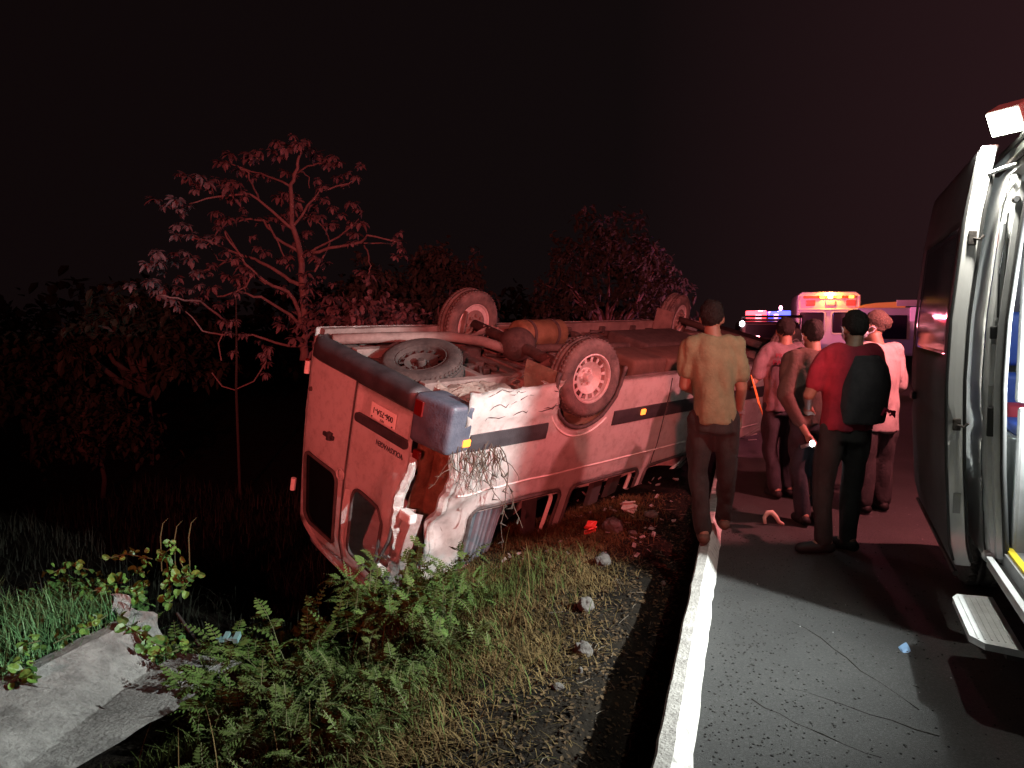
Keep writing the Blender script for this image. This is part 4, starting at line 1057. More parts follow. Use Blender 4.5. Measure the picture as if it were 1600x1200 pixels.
def person(label, loc, rz, H, P, mats, group=None):
    """P: joints in metres for a 1.70 m figure facing local +y (x right)"""
    s = H / 1.70
    root = empty('person', label, 'person', loc, rz, group)
    lean = Vector(P.get('lean', (0, 0, 0)))
    def up(z): return lean * max(0, (z - .9) / .6)
    wf = P.get('w', 1.0)
    hipL, hipR = Vector((-.085, 0, .90)), Vector((.085, 0, .90))
    legs = {'L': [hipL, Vector(P['kneeL']), Vector(P['footL'])], 'R': [hipR, Vector(P['kneeR']), Vector(P['footR'])]}
    shL = Vector((-.175 * wf, -.005, 1.405)) + up(1.4); shR = Vector((.175 * wf, -.005, 1.405)) + up(1.4)
    arms = {'L': [shL, Vector(P['elbowL']), Vector(P['handL'])], 'R': [shR, Vector(P['elbowR']), Vector(P['handR'])]}
    hc = Vector((0, .02, 1.585)) + up(1.6) + Vector(P.get('head', (0, 0, 0)))
    yawh = R(P.get('headyaw', 0)); RZ = Matrix.Rotation(yawh, 3, 'Z')
    # body (one continuous skin)
    bm = bmesh.new()
    nb = Vector((0, -.01, 1.44)) + up(1.45)
    secs = [(0, 0, .82, .15, .10), (0, 0, .92, .16, .11), (0, 0, 1.05, .138, .10), (0, 0, 1.2, .155, .112), (0, 0, 1.34, .17, .11), (0, 0, 1.42, .15, .085), (0, 0, 1.45, .09, .065)]
    torso(bm, [(c[0] + up(c[2]).x, c[1] + up(c[2]).y, c[2], c[3] * wf, c[4]) for c in secs])
    limb(bm, [nb, hc + Vector((0, -.02, -.06))], [.062, .056])
    ball(bm, hc + Vector((0, 0, .025)), .075, .094, .105, RZ, 3); ball(bm, hc + RZ @ Vector((0, .03, -.055)), .055, .062, .062, RZ, 2)
    ball(bm, hc + RZ @ Vector((0, .098, -.012)), .013, .02, .024, RZ); ball(bm, hc + RZ @ Vector((0, .086, -.058)), .024, .012, .011, RZ)
    for sx_ in (-1, 1):
        ball(bm, hc + RZ @ Vector((sx_ * .078, -.005, .0)), .012, .02, .033, RZ)
        ball(bm, hc + RZ @ Vector((sx_ * .032, .083, .014)), .014, .01, .008, RZ)
    for k in 'LR':
        a = arms[k]; limb(bm, [nb.lerp(a[0], .5), a[0], a[1], a[2]], [.05, .056, .042, .027])
        hand(bm, a[2], a[1])
        g = legs[k]; limb(bm, [g[0], g[1], g[2] + Vector((0, 0, .02))], [.085, .058, .038])
        f = g[2]; fd = Vector(P.get('foot' + k + 'dir', (0, 1, 0))).normalized()
        limb(bm, [f + Vector((0, 0, .0)) - fd * .03, f + fd * .10 - Vector((0, 0, .035))], [.038, .034])
    body = merged('body', bm, mats['skin'], root, .011, 3)
    # shirt
    bm = bmesh.new()
    hem = P.get('hem', .86); g = .022
    secs = [(0, 0, hem, .178, .135), (0, 0, .95, .18, .136), (0, 0, 1.06, .168, .13), (0, 0, 1.2, .185, .137), (0, 0, 1.33, .197, .132), (0, 0, 1.41, .175, .105), (0, 0, 1.455, .115, .082), (0, 0, 1.475, .078, .07)]
    torso(bm, [(c[0] + up(c[2]).x, c[1] + up(c[2]).y, c[2], c[3] * wf, c[4]) for c in secs])
    sl = P.get('sleeve', .65)
    for k in 'LR':
        a = arms[k]
        if sl <= 1: limb(bm, [nb.lerp(a[0], .55), a[0], a[0].lerp(a[1], sl)], [.072, .078, .070])
        else: limb(bm, [nb.lerp(a[0], .55), a[0], a[1], a[1].lerp(a[2], sl - 1)], [.072, .078, .064, .046])
    merged('shirt', bm, mats['shirt'], root, .013, 5, .020, 7.5)
    # trousers
    bm = bmesh.new()
    torso(bm, [(0, 0, .80, .165, .125), (0, 0, .90, .168, .12), (0, 0, .96, .15, .108), (0, 0, .99, .13, .095)])
    tw = P.get('trouser', 1.0)
    for k in 'LR':
        q = legs[k]; an = q[2] + Vector((0, 0, .015))
        limb(bm, [q[0], q[0].lerp(q[1], .5), q[1], q[1].lerp(an, .5), an], [.100, .094 * tw, .074 * tw, .068 * tw, .064 * tw])
    merged('trousers', bm, mats['trousers'], root, .013, 5, .018, 7)
    for k in 'LR':
        f = legs[k][2]; fd = Vector(P.get('foot' + k + 'dir', (0, 1, 0))).normalized()
        bm = bmesh.new()
        limb(bm, [f - fd * .045 - Vector((0, 0, .035)), f + fd * .08 - Vector((0, 0, .038)), f + fd * .165 - Vector((0, 0, .045))], [.045, .045, .034], [.04, .046, .038])
        limb(bm, [f + Vector((0, 0, .03)), f - Vector((0, 0, .02))], [.048, .05])
        zmin = f.z - .078
        o = merged('shoe', bm, mats['shoe'], root, .009, 3)
        for v in o.data.vertices: v.co.z = max(v.co.z, zmin)
    # hair
    bm = bmesh.new()
    ball(bm, hc + RZ @ Vector((0, -.016, .042)), .084, .098, .102, RZ, 4)
    if P.get('bun'): ball(bm, hc + RZ @ Vector((0, -.09, .05)), .07, .06, .06, RZ, 3); ball(bm, hc + RZ @ Vector((0, -.03, .07)), .10, .10, .09, RZ, 3)
    o = obj('hair', bm, mats['hair'], root, True)
    zl_ = (hc.z - .03)
    for v in o.data.vertices:
        l = RZ.inverted() @ (v.co - hc)
        if l.y > .03 and l.z < .075: v.co = hc + RZ @ Vector((l.x * .8, min(l.y, .05), max(l.z, .07)))
        elif l.z < -.045: v.co.z = hc.z - .045
        v.co += v.normal * (.010 * noise.noise(v.co * 22) + .007 * noise.noise(Vector((v.co.x * 120, v.co.y * 120, v.co.z * 40))))
    if P.get('mask'):
        bm = bmesh.new(); ball(bm, hc + RZ @ Vector((0, .055, -.04)), .060, .056, .055, RZ, 3)
        obj('face_mask', bm, maskm, root, True)
        bm = bmesh.new()
        for sx_ in (-1, 1): tube(bm, [hc + RZ @ Vector((sx_ * .055, .06, -.02)), hc + RZ @ Vector((sx_ * .084, .01, .018)), hc + RZ @ Vector((sx_ * .09, -.02, 0)), hc + RZ @ Vector((sx_ * .082, 0, -.03)), hc + RZ @ Vector((sx_ * .055, .05, -.05))], .004, 5)
        obj('mask_strap', bm, maskm, root)
    root.scale = (s, s, s)
    return root, hc
def at_px(px, d, z=0.0): return Vector(((px - 800) / 1200 * d, d, z))
# man in khaki, standing on the kerb with his back to us
p1 = at_px(1118, 5.12, .10)
A, hcA = person('man seen from behind in khaki T-shirt and dark trousers standing on the kerb', p1, R(-8), 1.625,
    dict(kneeL=(-.10, .05, .50), footL=(-.06, -.02, .085), kneeR=(.11, .12, .49), footR=(.13, .38, .085), w=.84, elbowL=(-.205, .03, 1.12), handL=(-.12, .24, 1.06), elbowR=(.185, .02, 1.11), handR=(.19, .17, .90), lean=(-.02, .02, 0), headyaw=-12, head=(.0, .01, .0)),
    dict(skin=skin_m, shirt=khaki, trousers=dktrou, shoe=brownshoe, hair=hair_m))
bm = bmesh.new(); lathe(bm, [(.034, -.012), (.038, 0), (.034, .012), (.028, .012), (.028, -.012)], 16, 'Z', (.19, .15, .928), True); box(bm, .208, .230, .12, .165, .905, .945, .006)
obj('wrist_watch', bm, whitesh, A)
# paramedic in a white shirt with two lines of lettering on the back
p2 = at_px(1224, 6.9)
B, hcB = person('person in a white shirt with two lines of dark lettering across the back', p2, R(8), 1.62,
    dict(kneeL=(-.09, .04, .49), footL=(-.05, -.02, .085), kneeR=(.10, .05, .49), footR=(.10, .02, .085), elbowL=(-.26, .06, 1.12), handL=(-.20, .30, 1.06), elbowR=(.25, .05, 1.12), handR=(.18, .27, 1.05), lean=(.05, .06, 0), hem=.84, sleeve=.8, headyaw=-18),
    dict(skin=skin_m, shirt=whitesh, trousers=navytrou, shoe=shoem, hair=hair_m))
for s_, z_, sz, of in (('PREHOSPITAL', 1.365, .052, .0), ('PARAMEDICO', 1.30, .058, .0016)):
    Mx = Matrix(((1, 0, 0, .045), (0, 0, -1, -.118 if z_ > 1.33 else -.128), (0, 1, 0, z_), (0, 0, 0, 1)))
    t_ = text_obj('back_lettering', s_, sz, mat('maroon_print', (0.16, 0.012, 0.03), 0.8), B, Mx, .001, of)
    for v in t_.data.vertices: v.co.y += .055 * ((v.co.x - .045) / .17) ** 2
bm = bmesh.new(); box(bm, -.11, .11, -.004, .004, -.15, .15, .004)
cb = obj('clipboard', bm, mat('orange_board', (0.62, 0.22, 0.05), 0.5)); cb.location = at_px(1184, 6.75, .96); cb.rotation_euler = (R(-20), R(32), R(60))
tag(cb, 'orange clipboard held tilted at the white-shirted person\'s left side', 'clipboard')
bm = bmesh.new(); box(bm, -.04, .04, -.008, -.004, .11, .145, .002); obj('clip', bm, alu, cb)
# helper in a brown jacket with a torch
p3 = at_px(1272, 5.95)
Cc, hcC = person('person in a dark brown jacket holding a lit torch in the left hand', p3, R(4), 1.60,
    dict(kneeL=(-.08, .05, .49), footL=(-.05, .0, .085), kneeR=(.09, .03, .49), footR=(.10, .0, .085), elbowL=(-.25, -.02, 1.10), handL=(-.11, -.14, .80), elbowR=(.22, .05, 1.12), handR=(.16, .24, 1.02), sleeve=1.75, lean=(.0, .02, 0), mask=True),
    dict(skin=skin_m, shirt=brownsh, trousers=navytrou, shoe=shoem, hair=hair_m))
tpos = at_px(1266, 5.72, CAM_H - (697 - 503) / 1200 * 5.72)
tch = empty('torch', 'small bright white torch hanging lit in the brown-jacketed person\'s hand', 'torch', tpos)
bm = bmesh.new(); lathe(bm, [(0, -.06), (.014, -.06), (.014, .03), (.022, .05), (.022, .07), (0, .07)], 16, 'Z'); obj('barrel', bm, alu, tch, True).rotation_euler = (R(70), 0, R(20))
bm = bmesh.new(); ball(bm, (0, 0, 0), .020, .014, .024); o = obj('torch_bulb', bm, mat('torch_light', (0.9, 0.95, 1), 0.3, emit=(0.85, 0.95, 1.0), estr=25), tch); o.location = (.008, -.072, .025)
lamp('torch_lamp', 'POINT', tpos + Vector((.0, -.12, .0)), .8, (0.85, 0.95, 1.0), .02)
# man in red with a black pack vest
p4 = at_px(1326, 5.28)
Dd, hcD = person('man in a red T-shirt with a black backpack vest and dark trousers', p4, R(10), 1.66,
    dict(kneeL=(-.15, .03, .49), footL=(-.18, -.05, .085), footLdir=(-1, .25, 0), kneeR=(.08, .02, .49), footR=(.03, -.02, .085), footRdir=(-.4, .9, 0), elbowL=(-.26, .06, 1.12), handL=(-.15, .24, 1.02), elbowR=(.29, .03, 1.14), handR=(.20, .20, .98), lean=(.04, .02, 0), sleeve=.72, headyaw=-8, mask=True, head=(.02, 0, .0), hem=.88),
    dict(skin=skin_m, shirt=redsh, trousers=dktrou, shoe=shoem, hair=hair_m))
bm = bmesh.new()
torso(bm, [(.06, -.05, .93, .175, .14), (.065, -.06, 1.05, .18, .15), (.075, -.07, 1.2, .175, .16), (.085, -.06, 1.33, .15, .13), (.085, -.04, 1.41, .10, .09)])
vest = merged('backpack_vest', bm, blackv, Dd, .014, 5, .01, 7)
bm = bmesh.new()
for k in range(5): tube(bm, [(.13 + .02 * k, -.205, 1.0 + .02 * (k % 3)), (.15 + .018 * k, -.21, 1.05 - .015 * k), (.17 + .015 * k, -.20, 1.03)], .009, 5)
obj('pack_emblem', bm, mat('crimson_print', (0.55, 0.02, 0.09), 0.7), vest)
# medic in white coat with light hair tied up, further back
p5 = at_px(1374, 6.35)
Ee, hcE = person('person in a long white coat with light brown hair tied up', p5, R(12), 1.64,
    dict(kneeL=(-.09, .02, .49), footL=(-.10, .0, .085), kneeR=(.09, .03, .49), footR=(.11, .05, .085), elbowL=(-.24, .06, 1.12), handL=(-.16, .26, 1.05), elbowR=(.25, .03, 1.12), handR=(.20, .2, 1.0), lean=(.0, .04, 0), hem=.72, sleeve=1.7, headyaw=55, bun=True, mask=True, trouser=1.25, head=(-.02, 0, .02)),
    dict(skin=skin_m, shirt=coatm, trousers=jeans, shoe=shoem, hair=hairnet))

# ------------------------------------------------------------------ vegetation
class Leafy:
    def __init__(s): s.v = []; s.f = []
    def quadstrip(s, pts, ws, side):
        b = len(s.v)
        for p, w in zip(pts, ws):
            s.v.append(tuple(p - side * w)); s.v.append(tuple(p + side * w))
        for i in range(len(pts) - 1):
            a = b + 2 * i; s.f.append((a, a + 1, a + 3, a + 2))
    def leaf(s, p, d, side, L, w, droop=.15):
        """pointed leaf, 4 faces, folded along its midrib"""
        n = side.cross(d)
        b = len(s.v)
        m1 = p + d * L * .35 - Vector((0, 0, droop * L * .2)); m2 = p + d * L * .75 - Vector((0, 0, droop * L * .6)); t = p + d * L - Vector((0, 0, droop * L))
        for q in (p, m1 + side * w + n * w * .3, m1, m1 - side * w + n * w * .3, m2 + side * w * .75 + n * w * .22, m2, m2 - side * w * .75 + n * w * .22, t): s.v.append(tuple(q))
        s.f += [(b, b + 1, b + 2), (b, b + 2, b + 3), (b + 1, b + 4, b + 5, b + 2), (b + 2, b + 5, b + 6, b + 3), (b + 4, b + 7, b + 5), (b + 5, b + 7, b + 6)]
    def mesh(s, name, m):
        me = bpy.data.meshes.new(name); me.from_pydata(s.v, [], s.f); me.update(); me.materials.append(m); return me
    def obj(s, name, m, parent=None):
        return mesh_obj(name, s.mesh(name, m), None, parent)
def rdir(rng, up=0.0):
    while 1:
        v = Vector((rng.uniform(-1, 1), rng.uniform(-1, 1), rng.uniform(-1, 1)))
        if .05 < v.length < 1: break
    v.normalize(); v.z += up; return v.normalized()
def blade(L, rng, p, h, w, lean=.5, seg=4):
    a = rng.uniform(0, 2 * math.pi); d = Vector((math.cos(a), math.sin(a), 0)); side = Vector((-d.y, d.x, 0))
    k = rng.uniform(.15, 1) * lean; pts = []; ws = []
    for i in range(seg + 1):
        t = i / seg; pts.append(p + Vector((0, 0, h * t * (1 - .35 * k * t))) + d * (h * k * t * t)); ws.append(w * (1 - t) ** .7 + .0004)
    L.quadstrip(pts, ws, side)
def grass_field(name, m, n, rng, region, h, w, lean, seed=0, dens=None):
    L = Leafy(); c = 0; tries = 0
    while c < n and tries < n * 12:
        tries += 1
        u, v = region(rng)
        k = .5 + .5 * noise.noise(Vector((u * 1.6, v * 1.6, seed)))
        if rng.random() > (k * 1.35 if dens is None else dens(u, v) * k * 1.35): continue
        hh = h * rng.uniform(.35, 1.15) * (.6 + .8 * k)
        blade(L, rng, uv(u, v, terr(u, v) - .01), hh, w * rng.uniform(.6, 1.2), lean); c += 1
    return tag(L.obj(name, m), kind='stuff')
rng = random.Random(3)
# lush grass left of the drain
grass_field('green_grass', grass_green, 10500, rng, lambda r: (r.uniform(-5.8, -3.80), r.uniform(1.6, 4.5)), .23, .0045, 1.1, 1)
# dry verge between kerb and van
grass_field('dry_grass', grass_dry, 30000, rng, lambda r: (r.uniform(-2.45, -.62), r.uniform(2.7, 7.4)), .075, .0026, 1.8, 2, lambda u, v: sm(-.6, -1.15, u))
grass_field('verge_grass', grass_olive, 7500, rng, lambda r: (r.uniform(-3.05, -.6), r.uniform(1.6, 5.6)), .15, .0034, 1.1, 3, lambda u, v: sm(-.75, -1.7, u) * (1 if u < -1.3 else .5))
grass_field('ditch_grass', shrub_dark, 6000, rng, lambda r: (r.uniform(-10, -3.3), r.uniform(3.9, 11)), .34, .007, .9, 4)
# tall seeded stalks
L = Leafy()
for k in range(60):
    u, v = rng.uniform(-2.8, -1.0), rng.uniform(2.2, 5.6); blade(L, rng, uv(u, v, terr(u, v)), rng.uniform(.25, .42), .0026, .9, 5)
tag(L.obj('grass_stalks', grass_dry), kind='stuff')
# leaf litter, twigs and grit in the verge
bm = bmesh.new()
for k in range(1500):
    u = -.32 - abs(rng.gauss(0, .7)); v = rng.uniform(1.9, 7.0)
    if u < -2.2: continue
    s = rng.uniform(.002, .008); p = uv(u, v, terr(u, v) + s * .3)
    vs = bmesh.ops.create_icosphere(bm, subdivisions=1, radius=s)['verts']
    for q in vs: q.co = Vector((q.co.x * rng.uniform(.7, 1.3), q.co.y, q.co.z * .7)) + p
tag(obj('gravel', bm, mat('dark_gravel', (0.010, 0.009, 0.008), 0.95, (0.035, 0.032, 0.028), 30, spec=0.1)), kind='stuff')
bm = bmesh.new()
for k in range(2600):
    v = rng.uniform(2.0, 6.0); u = -.13 + abs(rng.gauss(0, .35)) if rng.random() < .6 else rng.uniform(-.1, 2.2)
    s = rng.uniform(.0018, .0065); p = uv(u, v, s * .3)
    vs = bmesh.ops.create_icosphere(bm, subdivisions=1, radius=s)['verts']
    for q in vs: q.co = Vector((q.co.x * rng.uniform(.7, 1.4), q.co.y, q.co.z * .7)) + p
tag(obj('grit', bm, mat('grit_dark', (0.006, 0.006, 0.006), 0.9, (0.035, 0.033, 0.03), 30)), kind='stuff')
bm = bmesh.new()
for k in range(110):
    v = rng.uniform(2.0, 7.5); u = rng.uniform(-.1, 2.4)
    s = rng.uniform(.0018, .0042); p = uv(u, v, s * .5)
    vs = bmesh.ops.create_icosphere(bm, subdivisions=1, radius=s)['verts']
    for q in vs: q.co = q.co + p
tag(obj('glass_crumbs', bm, mat('broken_glass', (0.30, 0.31, 0.31), 0.25)), kind='stuff')

# leaf litter and broken twigs over the bare strip behind the kerb
L = Leafy()
for k in range(5200):
    u = -.40 - abs(rng.gauss(0, .55)); v = rng.uniform(1.9, 7.6)
    if u < -2.0: continue
    p = uv(u, v, terr(u, v) + .004 + .006 * rng.random()); dd = rdir(rng); dd.z *= .25; dd.normalize(); s_ = dd.cross(Vector((rng.uniform(-.4, .4), rng.uniform(-.4, .4), 1))).normalized()
    q = rng.uniform(.010, .034); L.leaf(p, dd, s_, q, q * rng.uniform(.2, .38), rng.uniform(-.2, .3))
litter_m = mat('dead_leaf', (0.016, 0.010, 0.006), 0.9, (0.075, 0.048, 0.024), 2.2, spec=0.15)
tag(L.obj('leaf_litter', litter_m), kind='stuff')
bm = bmesh.new()
for k in range(170):
    u = -.4 - abs(rng.gauss(0, .6)); v = rng.uniform(2.0, 7.4); a = rng.uniform(0, 3.14); q = rng.uniform(.03, .13)
    p = uv(u, v, terr(u, v) + .008); d = Vector((math.cos(a), math.sin(a), rng.uniform(-.1, .25))) * q
    tube(bm, [p - d * .5, p + rdir(rng) * .008, p + d * .5], [.0018, .0022, .001], 4)
tag(obj('twigs', bm, rootm), kind='stuff')

# ferny weeds: stems with feathered fronds
def frond(L, St, rng, p, d, n, ln, lw):
    """a compound leaf: rachis with paired leaflets"""
    d = d.normalized(); side = d.cross(Vector((0, 0, 1)));
    side = side.normalized() if side.length > .05 else Vector((1, 0, 0))
    pts = [p]; dd = d.copy()
    for i in range(n):
        dd = (dd + Vector((0, 0, -.10))).normalized(); pts.append(pts[-1] + dd * ln / n)
    St.quadstrip(pts, [.0022] * len(pts), side)
    for i, q in enumerate(pts[1:], 1):
        t = i / n; w = lw * math.sin(math.pi * min(1, .25 + .75 * t)) + lw * .15
        for s in (-1, 1):
            e = (side * s + d * .45 + Vector((0, 0, rng.uniform(-.2, .15)))).normalized()
            L.leaf(q, e, d, w * rng.uniform(.8, 1.15), w * .20, .2)
def fern(label, pos, rng, ns, h, spread, m=fern_leaf, ln=.20, lw=.055, bias=Vector((0, 0, 0)), cat='bush', group=None):
    root = empty('ferny_weed', label, cat, pos, 0, group)
    L = Leafy(); St = Leafy()
    for k in range(ns):
        a = rng.uniform(0, 2 * math.pi); r = rng.uniform(0, 1) ** .6
        d = (Vector((math.cos(a) * r * spread, math.sin(a) * r * spread, h)) + bias).normalized()
        p = Vector((math.cos(a) * r * spread * .35, math.sin(a) * r * spread * .35, 0)); q = p; H_ = h * rng.uniform(.55, 1.1)
        nseg = 7; pts = [p]; dd = d.copy()
        for i in range(nseg):
            dd = (dd + Vector((d.x * .15, d.y * .15, -.05)) + rdir(rng) * .12).normalized(); pts.append(pts[-1] + dd * H_ / nseg)
            if i >= 1:
                for j in range(2):
                    fd = (rdir(rng, .1) * .9 + dd * .7); fd.z = max(fd.z, -.25)
                    frond(L, St, rng, pts[-1], fd, 7, ln * rng.uniform(.55, 1.15), lw * rng.uniform(.7, 1.15))
        St.quadstrip(pts, [.004 * (1 - i / (len(pts) * 1.2)) for i in range(len(pts))], Vector((-d.y, d.x, .01)).normalized() if abs(d.x) + abs(d.y) > .01 else Vector((1, 0, 0)))
    L.obj('fronds', m, root)['kind'] = 'stuff'; St.obj('stems', stemm, root)
    return root
def tp(px, d):
    p = at_px(px, d); p.z = terr_xy(p.x, p.y) - .02; return p
fern('bright ferny bush leaning over the end of the concrete drain', tp(430, 4.55), rng, 24, .50, .66, bias=Vector((-.1, .0, .05)), ln=.17, lw=.042)
fern('long arching ferny spray reaching up left toward the dark gap', tp(470, 5.0), rng, 9, .62, .6, bias=Vector((.05, .25, .1)))
fern('dark green ferny bush growing against the crumpled van corner', tp(635, 5.2), rng, 34, .56, .55, bias=Vector((0, .1, .1)), ln=.14, lw=.036)
fern('ferny bush in front of the broken side window of the van', tp(690, 4.9), rng, 24, .42, .5, ln=.14, lw=.036)
fern('low ferny clump in the middle of the bank', tp(560, 4.25), rng, 26, .34, .55, grass_olive, .14, .034)
fern('olive weeds between the drain and the low ferny clump', tp(480, 4.0), rng, 24, .32, .6, grass_olive, .15, .036)
fern('low olive weeds at the bottom of the bank below the ferns', tp(440, 3.6), rng, 22, .28, .6, grass_olive, .14, .034)
fern('thin weeds on the lower bank near the gravel', tp(640, 3.6), rng, 18, .24, .5, grass_olive, .12, .03)
fern('dark weeds at the lower edge left of the dry grass', tp(520, 3.2), rng, 18, .24, .5, grass_olive, .12, .03)
fern('small weed tuft halfway up the bank by the dry grass', tp(720, 4.2), rng, 12, .24, .4, grass_olive, .11, .028)
fern('shadowy weeds in the grass beyond the drain wall', tp(150, 5.6), rng, 20, .50, .8, fern_leaf)
fern('shadowy weeds behind the vine on the left', tp(215, 5.35), rng, 22, .46, .5, fern_leaf, .15, .04)
fern('dim ferny weeds at the left edge beyond the bright grass', tp(40, 5.6), rng, 18, .5, .8, fern_leaf)
fern('bushy weed beside the stick at the drain end', tp(255, 5.15), rng, 14, .34, .4, fern_leaf, .13, .036)
# striped spiky plant at the foot of the bank
L = Leafy(); base = tp(378, 3.75)
for k in range(9):
    a = R(150 + 10 * k); d = Vector((math.cos(a) * .9, math.sin(a) * .3, .38 + .03 * k)); s_ = Vector((0, .3, .8)).cross(d).normalized()
    pts = [base + d * (.40 * t) - Vector((0, 0, .12 * t * t)) for t in (0, .25, .5, .75, 1)]; L.quadstrip(pts, [.006, .010, .009, .006, .001], s_)
tag(L.obj('spiky_plant', grass_olive), 'small spiky plant with long narrow blades at the foot of the bank', 'plant')

# leafy vines with round leaves creeping over the broken concrete
L = Leafy(); n8 = 9; L.v = []; ring = []
for k in range(n8):
    a = 2 * math.pi * k / n8; r = 1.0 + .12 * math.cos(a) - .25 * max(0, math.cos(a - math.pi)) ** 6
    L.v.append((r * math.cos(a) * .56 + .5, r * math.sin(a) * .42, .16 * abs(math.sin(a)) - .10 * (math.cos(a) > .7)))
L.v.append((.5, 0, -.05)); L.f = [(k, (k + 1) % n8, n8) for k in range(n8)]
leaf_me = L.mesh('leaf', vine_leaf)
def vine(label, strands, rng, size, per):
    root = empty('creeping_vine', label, 'vine', strands[0][0])
    bm = bmesh.new()
    for pts in strands:
        P = [p - root.location for p in pts]; tube(bm, P, .004, 5)
        for a, b in zip(P, P[1:]):
            for k in range(per):
                q = a.lerp(b, rng.random()) + rdir(rng) * .03
                o = mesh_obj('leaf', leaf_me, None, root); o.location = q
                s = size * rng.uniform(.55, 1.15); o.scale = (s, s, s)
                # leaf faces partly up, partly to the light
                nrm = (Vector((.35, -.35, .6)) + rdir(rng) * .85).normalized(); x_ = rdir(rng); x_ = (x_ - nrm * x_.dot(nrm)).normalized(); y_ = nrm.cross(x_)
                o.rotation_euler = Matrix((x_, y_, nrm)).transposed().to_euler()
    obj('stem', bm, stemm, root)
def wp(px, py, d): return w_at(px, py, d)
vine('creeping vine with bright round leaves trailing over the broken wall top', [[wp(170, 985, 4.75), wp(195, 1000, 4.72), wp(225, 1020, 4.68), wp(250, 1028, 4.75), wp(275, 1022, 4.85)], [wp(195, 1003, 4.7), wp(212, 1030, 4.66)]], rng, .066, 8)
vine('climbing leafy vine standing up at the far end of the drain', [[wp(250, 960, 5.1), wp(252, 930, 5.12), wp(250, 900, 5.15), wp(247, 870, 5.2), wp(262, 858, 5.2)], [wp(253, 915, 5.1), wp(275, 912, 5.1), wp(290, 905, 5.1)]], rng, .062, 11)
vine('leafy vine with glossy leaves along the top of the drain wall', [[wp(118, 935, 4.95), wp(140, 930, 5.0), wp(160, 922, 5.05), wp(180, 918, 5.1)], [wp(190, 925, 5.1), wp(205, 945, 5.1), wp(212, 920, 5.15)], [wp(195, 895, 5.4), wp(212, 902, 5.3)]], rng, .060, 10)
vine('bright leafy plant at the left edge above the drain wall', [[wp(-8, 1080, 4.0), wp(15, 1065, 4.02), wp(30, 1075, 4.0)], [wp(5, 1050, 4.1), wp(30, 1052, 4.1)], [wp(20, 1020, 4.25), wp(40, 1015, 4.3)]], rng, .058, 9)
vine('round-leaved creeper climbing over the weeds behind the drain wall', [[wp(60, 905, 5.2), wp(95, 890, 5.25), wp(130, 900, 5.2)], [wp(150, 880, 5.35), wp(185, 872, 5.35), wp(225, 880, 5.3)], [wp(268, 935, 5.15), wp(285, 915, 5.2), wp(270, 885, 5.25)]], rng, .052, 9)
vine('low creeper with small leaves along the rim of the drain wall', [[wp(60, 1020, 4.4), wp(90, 1005, 4.5), wp(125, 990, 4.6), wp(150, 972, 4.7)], [wp(215, 1025, 4.7), wp(235, 1040, 4.65), wp(262, 1030, 4.75)]], rng, .045, 8)
L = Leafy()
for q0 in (wp(240, 845, 5.4), wp(262, 850, 5.3), wp(285, 845, 5.2)):
    pts = [q0 + Vector((0, 0, -.25)), q0, q0 + Vector((.02, 0, .1)), q0 + Vector((.06, 0, .14))]; L.quadstrip(pts, [.004, .004, .003, .001], Vector((1, 0, 0)))
tag(L.obj('vine_tendrils', stemm), kind='stuff')

bush_leaf = mat('bush_leaf', (0.03, 0.085, 0.02), 0.7, (0.09, 0.18, 0.055), 3, spec=0.15)
def thicket(label, px, py, d, w, h, n, leaf, m, rng):
    c = w_at(px, py, d); root = empty('leafy_bush', label, 'bush', (c.x, c.y, terr_xy(c.x, c.y))); L = Leafy(); bmt = bmesh.new()
    for k in range(n):
        t = rng.random() ** .7; a = rng.uniform(0, 6.28); r = rng.random() ** .5 * w / 2
        tip = Vector((math.cos(a) * r, math.sin(a) * r, h * (1 - (r / w * 2) ** 2 * .6) * t)); q = tip * .6 + Vector((0, 0, .05))
        if k % 6 == 0: tube(bmt, [Vector((0, 0, -.05)), q * .5, tip], [.006, .004, .002], 4)
        for j in range(9):
            p = tip + rdir(rng) * rng.uniform(.02, .11); dd = rdir(rng, -.1); s_ = dd.cross(Vector((.3, .2, 1))).normalized()
            L.leaf(p, dd, s_, leaf * rng.uniform(.6, 1.3), leaf * rng.uniform(.3, .45), .3)
    obj('stems', bmt, stemm, root)['kind'] = 'stuff'; L.obj('leaves', m, root)['kind'] = 'stuff'
rng = random.Random(77)
thicket('dense leafy bush in half shadow behind the climbing vine', 225, 920, 5.5, .9, .55, 170, .05, bush_leaf, rng)
thicket('low leafy bush behind the bright grass at the left', 90, 920, 5.3, 1.0, .45, 150, .05, bush_leaf, rng)
thicket('leafy shrub in the darkness at the far left beyond the grass', 20, 900, 5.9, 1.2, .5, 140, .05, fern_leaf, rng)
thicket('small round-leaved bush tucked under the van corner among the ferns', 600, 905, 5.35, .6, .35, 110, .045, fern_leaf, rng)
bm = bmesh.new(); rng = random.Random(78)
for k in range(90):
    u = rng.uniform(-1.9, -.55); v = rng.uniform(5.6, 8.3); p = uv(u, v, terr(u, v) + .012); q = rng.uniform(.008, .03)
    box(bm, p.x - q, p.x + q, p.y - q * .5, p.y + q * .5, p.z - .002, p.z + .002, 0, Euler((rng.uniform(-.7, .7), rng.uniform(-.7, .7), rng.uniform(0, 3))).to_matrix())
tag(obj('shards', bm, mat('shard_plastic', (0.10, 0.095, 0.09), 0.4, (0.3, 0.28, 0.27), 20)), kind='stuff')
